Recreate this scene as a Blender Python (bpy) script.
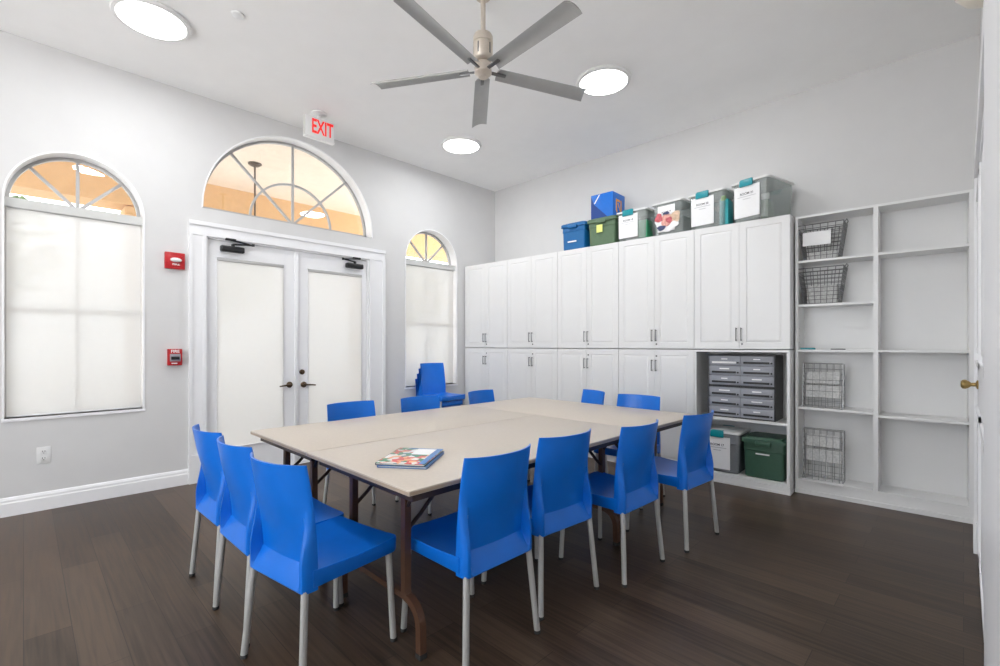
import bpy, bmesh, math, random
from mathutils import Vector, Matrix
random.seed(7)
PI = math.pi
SC = bpy.context.scene
COL = SC.collection
for o in list(bpy.data.objects):
    bpy.data.objects.remove(o)

# ------------------------------------------------------------------ camera, world, sun, exposure
cam = bpy.data.cameras.new('camera')
cam.sensor_width = 36.0
cam.lens = 470.0 / 1000 * 36
cam.shift_y = 0.0117
cam.clip_start = 0.02
cam_ob = bpy.data.objects.new('camera', cam)
COL.objects.link(cam_ob)
cam_ob.location = (0, 0, 1.28)
cam_ob.rotation_euler = (PI / 2, 0, math.radians(44.605))
SC.camera = cam_ob

world = bpy.data.worlds.new('sky')
SC.world = world
world.use_nodes = True
bgn = world.node_tree.nodes['Background']
bgn.inputs[0].default_value = (0.93, 0.96, 1.0, 1)
bgn.inputs[1].default_value = 4.3

sun = bpy.data.lights.new('sun', 'SUN')
sun.energy = 14.0
sun.angle = math.radians(1)
sun.color = (1, 0.97, 0.93)
sun_ob = bpy.data.objects.new('sun', sun)
COL.objects.link(sun_ob)
sun_ob.rotation_euler = (math.radians(-8), math.radians(42), 0)     # from behind the house, falls on the yard only

SC.view_settings.view_transform = 'Standard'
SC.view_settings.look = 'None'
SC.view_settings.exposure = 0.05
SC.view_settings.gamma = 1.0
SC.view_settings.use_curve_mapping = False
LAMP_W = 14.0
SC.cycles.diffuse_bounces = 8
SC.cycles.max_bounces = 16
SC.cycles.transparent_max_bounces = 16

# ------------------------------------------------------------------ materials
def mat(name, col, rough=0.5, metal=0.0, noise=0.0, nscale=30.0, bump=0.0, spec=0.5, emit=None, emit_s=0.0, coat=0.0):
    m = bpy.data.materials.new(name)
    m.use_nodes = True
    nt = m.node_tree
    b = nt.nodes['Principled BSDF']
    b.inputs['Base Color'].default_value = (*col, 1)
    b.inputs['Roughness'].default_value = rough
    b.inputs['Metallic'].default_value = metal
    b.inputs['Specular IOR Level'].default_value = spec
    b.inputs['Coat Weight'].default_value = coat
    if emit:
        b.inputs['Emission Color'].default_value = (*emit, 1)
        b.inputs['Emission Strength'].default_value = emit_s
    if noise or bump:
        tc = nt.nodes.new('ShaderNodeTexCoord')
        n = nt.nodes.new('ShaderNodeTexNoise')
        n.inputs['Scale'].default_value = nscale
        n.inputs['Detail'].default_value = 3
        nt.links.new(tc.outputs['Object'], n.inputs['Vector'])
        if noise:
            r = nt.nodes.new('ShaderNodeValToRGB')
            r.color_ramp.elements[0].color = (*[max(0, c * (1 - noise)) for c in col], 1)
            r.color_ramp.elements[1].color = (*[min(1, c * (1 + noise)) for c in col], 1)
            r.color_ramp.elements[0].position = 0.3
            r.color_ramp.elements[1].position = 0.7
            nt.links.new(n.outputs['Fac'], r.inputs['Fac'])
            nt.links.new(r.outputs['Color'], b.inputs['Base Color'])
        if bump:
            bp = nt.nodes.new('ShaderNodeBump')
            bp.inputs['Strength'].default_value = bump
            bp.inputs['Distance'].default_value = 0.002
            nt.links.new(n.outputs['Fac'], bp.inputs['Height'])
            nt.links.new(bp.outputs['Normal'], b.inputs['Normal'])
    return m

M = {}
M['wall'] = mat('wall_paint', (0.67, 0.665, 0.66), 0.85, noise=0.012, nscale=6, bump=0.05)
M['ceiling'] = mat('ceiling_paint', (0.93, 0.925, 0.915), 0.9, noise=0.01, nscale=5)
M['trim'] = mat('white_trim_paint', (0.86, 0.86, 0.87), 0.35, noise=0.01, nscale=8)
M['cabinet'] = mat('white_laminate', (0.79, 0.79, 0.785), 0.35, noise=0.008, nscale=5)
M['gap'] = mat('cabinet_shadow_gap', (0.25, 0.25, 0.25), 0.6, noise=0.02)
M['frame'] = mat('window_frame_paint', (0.46, 0.455, 0.45), 0.4, noise=0.01)
M['blue'] = mat('blue_plastic', (0.0005, 0.155, 0.66), 0.32, noise=0.03, nscale=12, bump=0.03, spec=0.45)
M['leg'] = mat('silver_painted_steel', (0.52, 0.52, 0.51), 0.4, metal=0.35, noise=0.03, nscale=40)
M['rubber'] = mat('dark_rubber', (0.03, 0.03, 0.03), 0.7, noise=0.05)
M['top'] = mat('tan_laminate', (0.55, 0.485, 0.415), 0.42, noise=0.03, nscale=60)
M['edge'] = mat('table_edge_band', (0.42, 0.33, 0.24), 0.45, noise=0.04)
M['brown'] = mat('brown_painted_steel', (0.11, 0.052, 0.03), 0.38, metal=0.2, noise=0.06, nscale=30)
M['apron'] = mat('dark_brown_rail', (0.055, 0.035, 0.028), 0.4, metal=0.3, noise=0.06)
M['nickel'] = mat('brushed_nickel', (0.62, 0.55, 0.47), 0.35, metal=0.5, noise=0.03, nscale=60)
M['blade'] = mat('fan_blade_grey', (0.42, 0.42, 0.41), 0.4, metal=0.3, noise=0.03, nscale=20)
M['white_plastic'] = mat('white_plastic', (0.8, 0.8, 0.79), 0.4, noise=0.01)
M['diffuser'] = mat('lamp_diffuser', (0.9, 0.9, 0.9), 0.5, noise=0.0, emit=(1, 0.985, 0.96), emit_s=6.0)
M['red'] = mat('alarm_red', (0.50, 0.015, 0.02), 0.35, noise=0.04)
M['exit_red'] = mat('exit_letter_red', (0.75, 0.02, 0.02), 0.4, noise=0.02, emit=(1, 0.03, 0.02), emit_s=0.5)
M['black'] = mat('black_plastic', (0.012, 0.012, 0.013), 0.4, noise=0.1)
M['bronze'] = mat('dark_bronze', (0.10, 0.065, 0.04), 0.35, metal=0.8, noise=0.1)
M['brass'] = mat('brass', (0.40, 0.28, 0.11), 0.3, metal=0.9, noise=0.06)
M['steel_dark'] = mat('dark_pull_metal', (0.18, 0.18, 0.18), 0.35, metal=0.8, noise=0.04)
M['paper'] = mat('white_paper', (0.86, 0.86, 0.86), 0.8, noise=0.01)
M['ink'] = mat('black_ink', (0.05, 0.05, 0.055), 0.8, noise=0.05)
M['ink_grey'] = mat('grey_ink', (0.35, 0.35, 0.36), 0.8, noise=0.05)
M['teal'] = mat('teal_plastic', (0.0, 0.26, 0.31), 0.35, noise=0.04)
M['bin_blue'] = mat('bin_blue_plastic', (0.004, 0.13, 0.36), 0.4, noise=0.04)
M['bin_green_pale'] = mat('bin_sage_plastic', (0.10, 0.17, 0.095), 0.45, noise=0.05)
M['bin_green'] = mat('bin_dark_green_plastic', (0.042, 0.105, 0.068), 0.42, noise=0.05)
M['sticky'] = mat('yellow_sticky_note', (0.80, 0.86, 0.26), 0.8, noise=0.02)
M['box_blue'] = mat('box_blue_card', (0.0, 0.14, 0.58), 0.45, noise=0.03)
M['box_navy'] = mat('box_navy_card', (0.003, 0.045, 0.24), 0.45, noise=0.03)
M['orange'] = mat('orange_print', (0.75, 0.33, 0.05), 0.5, noise=0.04)
M['lid_white'] = mat('bin_lid_white', (0.78, 0.78, 0.77), 0.4, noise=0.02)
M['sorter_grey'] = mat('sorter_grey_plastic', (0.29, 0.30, 0.335), 0.45, noise=0.04)
M['wire'] = mat('grey_wire', (0.22, 0.22, 0.22), 0.35, metal=0.7, noise=0.04)
M['wire_light'] = mat('silver_wire', (0.36, 0.36, 0.36), 0.35, metal=0.6, noise=0.04)
M['paper_grey'] = mat('stacked_paper', (0.66, 0.66, 0.65), 0.8, noise=0.18, nscale=60)
M['folder_green'] = mat('green_folder', (0.03, 0.28, 0.13), 0.5, noise=0.1)
M['folder_teal'] = mat('teal_folder', (0.03, 0.42, 0.46), 0.5, noise=0.05)
M['lime'] = mat('lime_tag', (0.35, 0.65, 0.12), 0.5, noise=0.3, nscale=80)
M['card_pink'] = mat('pink_card', (0.72, 0.38, 0.32), 0.7, noise=0.3, nscale=60)
M['card_red'] = mat('red_card', (0.55, 0.12, 0.14), 0.7, noise=0.4, nscale=70)
M['card_tan'] = mat('tan_card', (0.62, 0.45, 0.32), 0.7, noise=0.3, nscale=60)
M['card_navy'] = mat('navy_card', (0.05, 0.06, 0.14), 0.6, noise=0.3)
M['book_blue'] = mat('book_cover_blue', (0.05, 0.20, 0.50), 0.35, noise=0.05)
M['book_dark'] = mat('book_cover_dark', (0.03, 0.04, 0.06), 0.35, noise=0.05)
M['pages'] = mat('book_pages', (0.70, 0.69, 0.66), 0.8, noise=0.08, nscale=200)
M['sconce'] = mat('cream_glass', (0.80, 0.74, 0.64), 0.3, noise=0.03)
M['stucco'] = mat('tan_stucco', (0.74, 0.47, 0.24), 0.9, noise=0.05, nscale=14, bump=0.2)
M['stucco_light'] = mat('peach_stucco', (0.92, 0.80, 0.68), 0.9, noise=0.04, nscale=9, bump=0.2)
M['concrete'] = mat('pale_concrete', (0.42, 0.42, 0.42), 0.9, noise=0.08, nscale=2)
M['bounce_ground'] = mat('white_bounce_ground', (0.86, 0.86, 0.86), 0.9, noise=0.02, nscale=3)  # near-white so the added ground throws daylight up to the ceiling
M['bark'] = mat('bark', (0.13, 0.09, 0.06), 0.9, noise=0.2, nscale=20)
M['leafmat'] = mat('foliage', (0.10, 0.16, 0.05), 0.7, noise=0.3, nscale=8)
M['putty'] = mat('sign_grey', (0.60, 0.60, 0.58), 0.5, noise=0.01)

def floor_mat():
    m = bpy.data.materials.new('dark_oak_planks')
    m.use_nodes = True
    nt = m.node_tree; N = nt.nodes; L = nt.links
    b = N['Principled BSDF']
    tc = N.new('ShaderNodeTexCoord')
    br = N.new('ShaderNodeTexBrick')
    br.inputs['Scale'].default_value = 1.0
    br.inputs['Brick Width'].default_value = 1.22
    br.inputs['Row Height'].default_value = 0.155
    br.inputs['Mortar Size'].default_value = 0.0016
    br.inputs['Mortar Smooth'].default_value = 0.3
    br.inputs['Color1'].default_value = (0, 0, 0, 1)
    br.inputs['Color2'].default_value = (1, 1, 1, 1)
    br.inputs['Mortar'].default_value = (0.5, 0.5, 0.5, 1)
    br.offset = 0.37
    br.inputs['Bias'].default_value = 0.0
    L.new(tc.outputs['Object'], br.inputs['Vector'])
    mp = N.new('ShaderNodeMapping')
    mp.inputs['Scale'].default_value = (1.4, 34, 1)
    L.new(tc.outputs['Object'], mp.inputs['Vector'])
    n1 = N.new('ShaderNodeTexNoise'); n1.inputs['Scale'].default_value = 1.6; n1.inputs['Detail'].default_value = 6
    n1.inputs['Distortion'].default_value = 0.4
    L.new(mp.outputs['Vector'], n1.inputs['Vector'])
    n2 = N.new('ShaderNodeTexNoise'); n2.inputs['Scale'].default_value = 2.2; n2.inputs['Detail'].default_value = 3
    L.new(tc.outputs['Object'], n2.inputs['Vector'])
    a1 = N.new('ShaderNodeMath'); a1.operation = 'MULTIPLY_ADD'; a1.inputs[1].default_value = 0.30
    L.new(br.outputs['Color'], a1.inputs[0]); 
    a0 = N.new('ShaderNodeMath'); a0.operation = 'MULTIPLY'; a0.inputs[1].default_value = 0.95
    L.new(n1.outputs['Fac'], a0.inputs[0])
    L.new(a0.outputs[0], a1.inputs[2])
    a2 = N.new('ShaderNodeMath'); a2.operation = 'MULTIPLY_ADD'; a2.inputs[1].default_value = 0.10
    L.new(n2.outputs['Fac'], a2.inputs[0]); L.new(a1.outputs[0], a2.inputs[2])
    r = N.new('ShaderNodeValToRGB')
    r.color_ramp.elements[0].position = 0.28; r.color_ramp.elements[0].color = (0.014, 0.0086, 0.0056, 1)
    r.color_ramp.elements[1].position = 0.88; r.color_ramp.elements[1].color = (0.096, 0.063, 0.042, 1)
    L.new(a2.outputs[0], r.inputs['Fac'])
    mx = N.new('ShaderNodeMixRGB'); mx.inputs['Color2'].default_value = (0.010, 0.008, 0.007, 1)
    fm = N.new('ShaderNodeMath'); fm.operation = 'MULTIPLY'; fm.inputs[1].default_value = 0.75
    L.new(br.outputs['Fac'], fm.inputs[0]); L.new(fm.outputs[0], mx.inputs['Fac']); L.new(r.outputs['Color'], mx.inputs['Color1'])
    L.new(mx.outputs['Color'], b.inputs['Base Color'])
    rr = N.new('ShaderNodeMath'); rr.operation = 'MULTIPLY_ADD'; rr.inputs[1].default_value = 0.14; rr.inputs[2].default_value = 0.30
    L.new(n1.outputs['Fac'], rr.inputs[0]); L.new(rr.outputs[0], b.inputs['Roughness'])
    bp = N.new('ShaderNodeBump'); bp.inputs['Strength'].default_value = 0.25; bp.inputs['Distance'].default_value = 0.002
    L.new(a1.outputs[0], bp.inputs['Height']); L.new(bp.outputs['Normal'], b.inputs['Normal'])
    b.inputs['Specular IOR Level'].default_value = 0.30
    return m
M['floor'] = floor_mat()

def mix_mat(name, trans_col, solid_col, fac_solid, gloss=0.0, rough=0.05, translucent=0.0):
    """thin sheet: part see-through, part diffuse (or translucent), a little mirror"""
    m = bpy.data.materials.new(name)
    m.use_nodes = True
    nt = m.node_tree; N = nt.nodes; L = nt.links
    N.remove(N['Principled BSDF'])
    out = N['Material Output']
    tr = N.new('ShaderNodeBsdfTransparent'); tr.inputs[0].default_value = (*trans_col, 1)
    di = N.new('ShaderNodeBsdfDiffuse')
    tc = N.new('ShaderNodeTexCoord'); no = N.new('ShaderNodeTexNoise'); no.inputs['Scale'].default_value = 25
    L.new(tc.outputs['Object'], no.inputs['Vector'])
    rp = N.new('ShaderNodeValToRGB')
    rp.color_ramp.elements[0].color = (*[c * 0.98 for c in solid_col], 1)
    rp.color_ramp.elements[1].color = (*solid_col, 1)
    L.new(no.outputs['Fac'], rp.inputs['Fac']); L.new(rp.outputs['Color'], di.inputs[0])
    s = di
    if translucent:
        tl = N.new('ShaderNodeBsdfTranslucent'); L.new(rp.outputs['Color'], tl.inputs[0])
        mt = N.new('ShaderNodeMixShader'); mt.inputs[0].default_value = translucent
        L.new(di.outputs[0], mt.inputs[1]); L.new(tl.outputs[0], mt.inputs[2]); s = mt
    m1 = N.new('ShaderNodeMixShader'); m1.inputs[0].default_value = fac_solid
    L.new(tr.outputs[0], m1.inputs[1]); L.new(s.outputs[0], m1.inputs[2])
    s = m1
    if gloss:
        g = N.new('ShaderNodeBsdfGlossy'); g.inputs['Roughness'].default_value = rough
        m2 = N.new('ShaderNodeMixShader'); m2.inputs[0].default_value = gloss
        L.new(s.outputs[0], m2.inputs[1]); L.new(g.outputs[0], m2.inputs[2]); s = m2
    L.new(s.outputs[0], out.inputs[0])
    return m
M['shade'] = mix_mat('sheer_shade_fabric', (1, 1, 1), (0.88, 0.875, 0.86), 0.82, translucent=0.30)
M['glass'] = mix_mat('window_glass', (0.97, 0.98, 0.97), (0.9, 0.9, 0.9), 0.0, gloss=0.09, rough=0.0)
M['clear'] = mix_mat('clear_bin_plastic', (0.93, 0.95, 0.945), (0.72, 0.76, 0.75), 0.20, gloss=0.08, rough=0.12)
M['clear_grey'] = mix_mat('smoky_bin_plastic', (0.80, 0.82, 0.84), (0.40, 0.42, 0.45), 0.55, gloss=0.08, rough=0.15)

def cover_mat():
    m = bpy.data.materials.new('picture_book_cover')
    m.use_nodes = True
    nt = m.node_tree; N = nt.nodes; L = nt.links
    b = N['Principled BSDF']; b.inputs['Roughness'].default_value = 0.3
    tc = N.new('ShaderNodeTexCoord')
    vo = N.new('ShaderNodeTexVoronoi'); vo.inputs['Scale'].default_value = 38
    L.new(tc.outputs['Object'], vo.inputs['Vector'])
    r = N.new('ShaderNodeValToRGB'); r.color_ramp.interpolation = 'CONSTANT'
    cols = [(0.0, (0.75, 0.74, 0.74)), (0.2, (0.05, 0.22, 0.25)), (0.36, (0.65, 0.10, 0.09)), (0.5, (0.05, 0.25, 0.12)),
            (0.62, (0.75, 0.72, 0.70)), (0.75, (0.80, 0.40, 0.22)), (0.88, (0.10, 0.25, 0.60))]
    e = r.color_ramp.elements
    e[0].position, e[0].color = cols[0][0], (*cols[0][1], 1)
    e[1].position, e[1].color = cols[1][0], (*cols[1][1], 1)
    for p, c in cols[2:]:
        q = e.new(p); q.color = (*c, 1)
    L.new(vo.outputs['Color'], r.inputs['Fac']); L.new(r.outputs['Color'], b.inputs['Base Color'])
    return m
M['cover'] = cover_mat()

# ------------------------------------------------------------------ mesh helpers
def box(bm, x0, x1, y0, y1, z0, z1, bev=0.0, seg=2):
    t = bmesh.new()
    bmesh.ops.create_cube(t, size=1)
    for v in t.verts:
        v.co = Vector(((x0 + x1) / 2 + v.co.x * (x1 - x0), (y0 + y1) / 2 + v.co.y * (y1 - y0), (z0 + z1) / 2 + v.co.z * (z1 - z0)))
    if bev > 0:
        bmesh.ops.bevel(t, geom=list(t.edges), offset=bev, segments=seg, profile=0.5, affect='EDGES')
    merge(bm, t)
    return bm

def merge(bm, t, mtx=None):
    if mtx is not None:
        bmesh.ops.transform(t, matrix=mtx, verts=t.verts)
    vm = {}
    for v in t.verts:
        vm[v] = bm.verts.new(v.co)
    for f in t.faces:
        try:
            bm.faces.new([vm[v] for v in f.verts])
        except ValueError:
            pass
    t.free()

def tube(bm, pts, r, seg=10, cap=True, square=False):
    pts = [Vector(p) for p in pts]
    rings = []
    n = len(pts)
    rs = r if isinstance(r, (list, tuple)) else [r] * n
    prev = None
    for i, p in enumerate(pts):
        if i == 0: d = pts[1] - pts[0]
        elif i == n - 1: d = pts[-1] - pts[-2]
        else: d = (pts[i + 1] - p).normalized() + (p - pts[i - 1]).normalized()
        d.normalize()
        if prev is None:
            a = Vector((0, 0, 1)) if abs(d.z) < 0.9 else Vector((0, 1, 0))
            u = d.cross(a).normalized()
        else:
            u = (prev - d * prev.dot(d)).normalized()
        prev = u
        w = d.cross(u)
        k = 4 if square else seg
        ring = []
        for j in range(k):
            an = 2 * PI * j / k + (PI / 4 if square else 0)
            rad = rs[i] * (1.414 if square else 1)
            ring.append(bm.verts.new(p + u * math.cos(an) * rad + w * math.sin(an) * rad))
        rings.append(ring)
    for a, b in zip(rings[:-1], rings[1:]):
        k = len(a)
        for j in range(k):
            bm.faces.new((a[j], a[(j + 1) % k], b[(j + 1) % k], b[j]))
    if cap:
        bm.faces.new(rings[0][::-1]); bm.faces.new(rings[-1])
    return bm

def lathe(bm, prof, c=(0, 0, 0), axis='z', seg=32):
    """prof: list of (radius, along)"""
    rings = []
    for r, h in prof:
        ring = []
        for j in range(seg):
            a = 2 * PI * j / seg
            if axis == 'z': p = (c[0] + r * math.cos(a), c[1] + r * math.sin(a), c[2] + h)
            elif axis == 'x': p = (c[0] + h, c[1] + r * math.cos(a), c[2] + r * math.sin(a))
            else: p = (c[0] + r * math.cos(a), c[1] + h, c[2] + r * math.sin(a))
            ring.append(bm.verts.new(p))
        rings.append(ring)
    for a, b in zip(rings[:-1], rings[1:]):
        for j in range(seg):
            bm.faces.new((a[j], a[(j + 1) % seg], b[(j + 1) % seg], b[j]))
    if prof[0][0] > 1e-6: bm.faces.new(rings[0][::-1])
    if prof[-1][0] > 1e-6: bm.faces.new(rings[-1])
    return bm

def poly_prism(bm, pts, axis, a, b):
    """extrude a 2-D outline along an axis between a and b"""
    def P(p, h):
        return {'x': (h, p[0], p[1]), 'y': (p[0], h, p[1]), 'z': (p[0], p[1], h)}[axis]
    A = [bm.verts.new(P(p, a)) for p in pts]
    B = [bm.verts.new(P(p, b)) for p in pts]
    n = len(pts)
    bm.faces.new(A[::-1]); bm.faces.new(B)
    for i in range(n):
        bm.faces.new((A[i], A[(i + 1) % n], B[(i + 1) % n], B[i]))
    return bm

def loft(bm, rings, closed_ends=True):
    R = [[bm.verts.new(p) for p in r] for r in rings]
    for a, b in zip(R[:-1], R[1:]):
        k = len(a)
        for j in range(k):
            bm.faces.new((a[j], a[(j + 1) % k], b[(j + 1) % k], b[j]))
    if closed_ends:
        bm.faces.new(R[0][::-1]); bm.faces.new(R[-1])
    return bm

def rrect(hx, hy, r, cx=0, cy=0, n=5):
    pts = []
    for sx, sy, a0 in ((1, 1, 0), (-1, 1, PI / 2), (-1, -1, PI), (1, -1, 1.5 * PI)):
        for i in range(n):
            a = a0 + PI / 2 * i / (n - 1)
            pts.append((cx + sx * (hx - r) + r * math.cos(a), cy + sy * (hy - r) + r * math.sin(a)))
    return pts

def obj(name, bm, m, parent=None, smooth=True, angle=35):
    bmesh.ops.remove_doubles(bm, verts=bm.verts, dist=1e-6)
    bmesh.ops.recalc_face_normals(bm, faces=bm.faces)
    me = bpy.data.meshes.new(name)
    bm.to_mesh(me); bm.free()
    if smooth:
        for p in me.polygons: p.use_smooth = True
        me.set_sharp_from_angle(angle=math.radians(angle))
    o = bpy.data.objects.new(name, me)
    COL.objects.link(o)
    ms = m if isinstance(m, (list, tuple)) else [m]
    for k in ms: me.materials.append(M[k])
    if parent: o.parent = parent
    return o

def B(*a, **k): return box(bmesh.new(), *a, **k)

def tag(o, label, cat, group=None, kind=None):
    o['label'] = label; o['category'] = cat
    if group: o['group'] = group
    if kind: o['kind'] = kind
    return o

def thing(name, label, cat, loc=(0, 0, 0), rz=0, group=None):
    o = bpy.data.objects.new(name, None)
    o.empty_display_size = 0.1
    COL.objects.link(o)
    o.location = loc; o.rotation_euler = (0, 0, rz)
    return tag(o, label, cat, group)

def dup(root, loc, rz, label, group=None):
    r = root.copy(); COL.objects.link(r); r.location = loc; r.rotation_euler = (0, 0, rz)
    r['label'] = label
    if group: r['group'] = group
    for ch in list(root.children):
        c = ch.copy(); COL.objects.link(c); c.parent = r
        for g in ch.children:
            d = g.copy(); COL.objects.link(d); d.parent = c
    return r

def struct(name, bm, m, label, cat, smooth=False):
    return tag(obj(name, bm, m, None, smooth), label, cat, kind='structure')

def text_mesh(name, s, size, m, parent, mtx, extrude=0.0005, bold=0.0, align='CENTER', sx=1.0):
    cu = bpy.data.curves.new('text', 'FONT')
    cu.body = s; cu.size = size; cu.extrude = extrude; cu.align_x = align; cu.align_y = 'CENTER'; cu.offset = bold
    t = bpy.data.objects.new('text', cu)
    COL.objects.link(t)
    dg = bpy.context.evaluated_depsgraph_get(); dg.update()
    me = bpy.data.meshes.new_from_object(t.evaluated_get(dg))
    bpy.data.objects.remove(t)
    me.transform(mtx @ Matrix.Scale(sx, 4, (1, 0, 0)))
    me.materials.clear(); me.materials.append(M[m])
    me.name = name
    o = bpy.data.objects.new(name, me); COL.objects.link(o)
    o.parent = parent
    return o
# text lying in a plane whose front faces -y (cabinet wall) or +x (door wall)
def face_my(x, y, z): return Matrix.Translation((x, y, z)) @ Matrix.Rotation(PI / 2, 4, 'X')
def face_px(x, y, z): return Matrix.Translation((x, y, z)) @ Matrix.Rotation(PI / 2, 4, 'Z') @ Matrix.Rotation(PI / 2, 4, 'X')

# ------------------------------------------------------------------ room
XW, YB, XR, YF, HC = -5.08, 5.04, 0.085, -2.8, 3.61
TH = 0.20
struct('floor', B(XW - TH, XR + 0.2, YF - 0.2, YB + 0.2, -0.12, 0), 'floor', 'dark brown wood plank floor of the room', 'floor')
struct('ceiling', B(XW - TH, XR + 0.2, YF - 0.2, YB + 0.2, HC, HC + 0.25), 'ceiling', 'plain white ceiling of the room', 'ceiling')
struct('wall_back', B(XW - TH, XR + 0.2, YB, YB + 0.2, 0, HC), 'wall', 'plain light grey wall behind the white cabinets', 'wall')
struct('wall_right', B(XR, XR + 0.2, YF - 0.2, YB, 0, HC), 'wall', 'light grey wall at the right edge, behind the white doors', 'wall')
bm = bmesh.new()
box(bm, XW - TH, -4.0, YF - 0.2, YF, 0, HC); box(bm, -0.2, XR, YF - 0.2, YF, 0, HC); box(bm, -4.0, -0.2, YF - 0.2, YF, 0, 0.3); box(bm, -4.0, -0.2, YF - 0.2, YF, 3.4, HC)  # large opening added here to let in fill daylight
struct('wall_front', bm, 'wall', 'light grey wall opposite the cabinets, behind the viewpoint', 'wall')

bm = bmesh.new()
for x in (-4.0, -2.75, -1.50, -0.25): box(bm, x, x + 0.05, YF - 0.12, YF - 0.06, 0.3, 3.4)
box(bm, -3.95, -0.25, YF - 0.12, YF - 0.06, 0.3, 0.35); box(bm, -3.95, -0.25, YF - 0.12, YF - 0.06, 3.35, 3.4)
struct('fill_window', bm, 'trim', 'wide white framed window added behind the viewpoint for fill daylight', 'window')  # unseen window, added to even out the room light
def arch_outline(yc, r, z0, zs, n=32, ry=None):
    pts = [(yc - r, z0)]
    pts += [(yc - r * math.cos(PI * i / n), zs + (ry or r) * math.sin(PI * i / n)) for i in range(n + 1)]
    pts.append((yc + r, z0))
    return pts
W1 = dict(yc=0.315, r=0.428, z0=0.715, zs=2.385, ry=0.437)
W3 = dict(yc=3.857, r=0.435, z0=0.722, zs=2.385, ry=0.437)
FAN = dict(yc=2.065, r=0.893, z0=2.565, zs=2.59, ry=0.885)
DOOR = [(1.205, 0), (1.205, 2.30), (2.912, 2.30), (2.912, 0)]

def holed_wall(name, x0, x1, outer, holes, m, label):
    bm = bmesh.new()
    for x in (x0, x1):
        edges = []
        for loop in [outer] + holes:
            vs = [bm.verts.new((x, p[0], p[1])) for p in loop]
            for i in range(len(vs)):
                edges.append(bm.edges.new((vs[i], vs[(i + 1) % len(vs)])))
        bmesh.ops.triangle_fill(bm, edges=edges, use_beauty=True)
    for loop in [outer] + holes:
        n = len(loop)
        for i in range(n):
            a, b = loop[i], loop[(i + 1) % n]
            bm.faces.new([bm.verts.new((x0, *a)), bm.verts.new((x0, *b)), bm.verts.new((x1, *b)), bm.verts.new((x1, *a))])
    bmesh.ops.remove_doubles(bm, verts=bm.verts, dist=1e-5)
    return struct(name, bm, m, label, 'wall')
def AO(d): return arch_outline(d['yc'], d['r'], d['z0'], d['zs'], ry=d['ry'])
door_hole = [(1.205, 0.0005), (1.205, 2.30), (2.912, 2.30), (2.912, 0.0005)]
holed_wall('wall_left', XW, XW - TH, [(YF - 0.2, 0), (YF - 0.2, HC), (YB + 0.2, HC), (YB + 0.2, 0)],
           [AO(W1), AO(FAN), AO(W3), door_hole], 'wall', 'light grey wall with arched windows and french doors')

# baseboard along the door wall
def base_profile():
    return [(XW, 0), (XW + 0.018, 0), (XW + 0.018, 0.095), (XW + 0.013, 0.105), (XW + 0.013, 0.118), (XW + 0.006, 0.135), (XW, 0.14)]
def baseboard(name, y0, y1, label):
    struct(name, poly_prism(bmesh.new(), base_profile(), 'y', y0, y1), 'trim', label, 'baseboard')
baseboard('baseboard_left', YF, 1.064, 'white moulded baseboard below the big left arched window')
baseboard('baseboard_left_far', 3.121, 4.42, 'white moulded baseboard between the french doors and the cabinets')

# door casing
bm = bmesh.new()
def casing_run(bm, pts_in, pts_out):
    pass
for (a, b, d) in ((1.065, 1.205, 0.022), (2.912, 3.12, 0.022)):
    pass
def stepped(bm, y0, y1, z0, z1, flip):
    # moulded casing: three steps
    ys = [y0, y0 + (y1 - y0) * 0.2, y0 + (y1 - y0) * 0.8, y1]
    ds = (0.03, 0.02, 0.026) if not flip else (0.026, 0.02, 0.03)
    for i in range(3):
        box(bm, XW, XW + ds[i], ys[i], ys[i + 1], z0, z1)
stepped(bm, 1.065, 1.205, 0.26, 2.30, False)
stepped(bm, 2.912, 3.12, 0.26, 2.30, True)
box(bm, XW, XW + 0.036, 1.062, 1.21, 0, 0.26); box(bm, XW, XW + 0.036, 2.907, 3.123, 0, 0.26)
for z0, z1, d in ((2.30, 2.33, 0.026), (2.33, 2.395, 0.02), (2.395, 2.432, 0.034)):
    box(bm, XW, XW + d, 1.065, 3.12, z0, z1)
# jamb lining
box(bm, XW - TH, XW, 1.205, 1.225, 0, 2.30); box(bm, XW - TH, XW, 2.892, 2.912, 0, 2.30); box(bm, XW - TH, XW, 1.225, 2.892, 2.285, 2.30)
box(bm, XW - TH, XW - 0.005, 1.225, 2.892, 0, 0.018)
struct('trim_1', bm, 'trim', 'white moulded casing around the french doors', 'door casing')

# french door leaves
def door_leaf(name, y0, y1, gy0, gy1, label):
    xf, xb = XW - 0.022, XW - 0.066
    g0, g1 = 0.27, 2.115
    bm = bmesh.new()
    box(bm, xb, xf, y0, gy0, 0.02, 2.283); box(bm, xb, xf, gy1, y1, 0.02, 2.283)
    box(bm, xb, xf, gy0, gy1, 0.02, g0); box(bm, xb, xf, gy0, gy1, g1, 2.283)
    # glazing bead
    for (a, b, c, d) in ((gy0, gy0 + 0.014, g0, g1), (gy1 - 0.014, gy1, g0, g1), (gy0, gy1, g0, g0 + 0.014), (gy0, gy1, g1 - 0.014, g1)):
        box(bm, xb + 0.006, xf + 0.008, a, b, c, d)
    o = struct(name, bm, 'trim', label, 'door')
    obj('glass_pane', B(XW - 0.060, XW - 0.056, gy0 + 0.002, gy1 - 0.002, g0 + 0.002, g1 - 0.002), 'glass', o, smooth=False)
    return o
d1 = door_leaf('door_1', 1.228, 2.052, 1.300, 1.925, 'left white french door leaf with sheer shade and bronze lever')
d2 = door_leaf('door_2', 2.056, 2.890, 2.180, 2.825, 'right white french door leaf with deadbolt and bronze lever')
obj('astragal', B(XW - 0.0215, XW - 0.004, 2.035, 2.075, 0.02, 2.28, bev=0.004), 'trim', d1)
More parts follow.
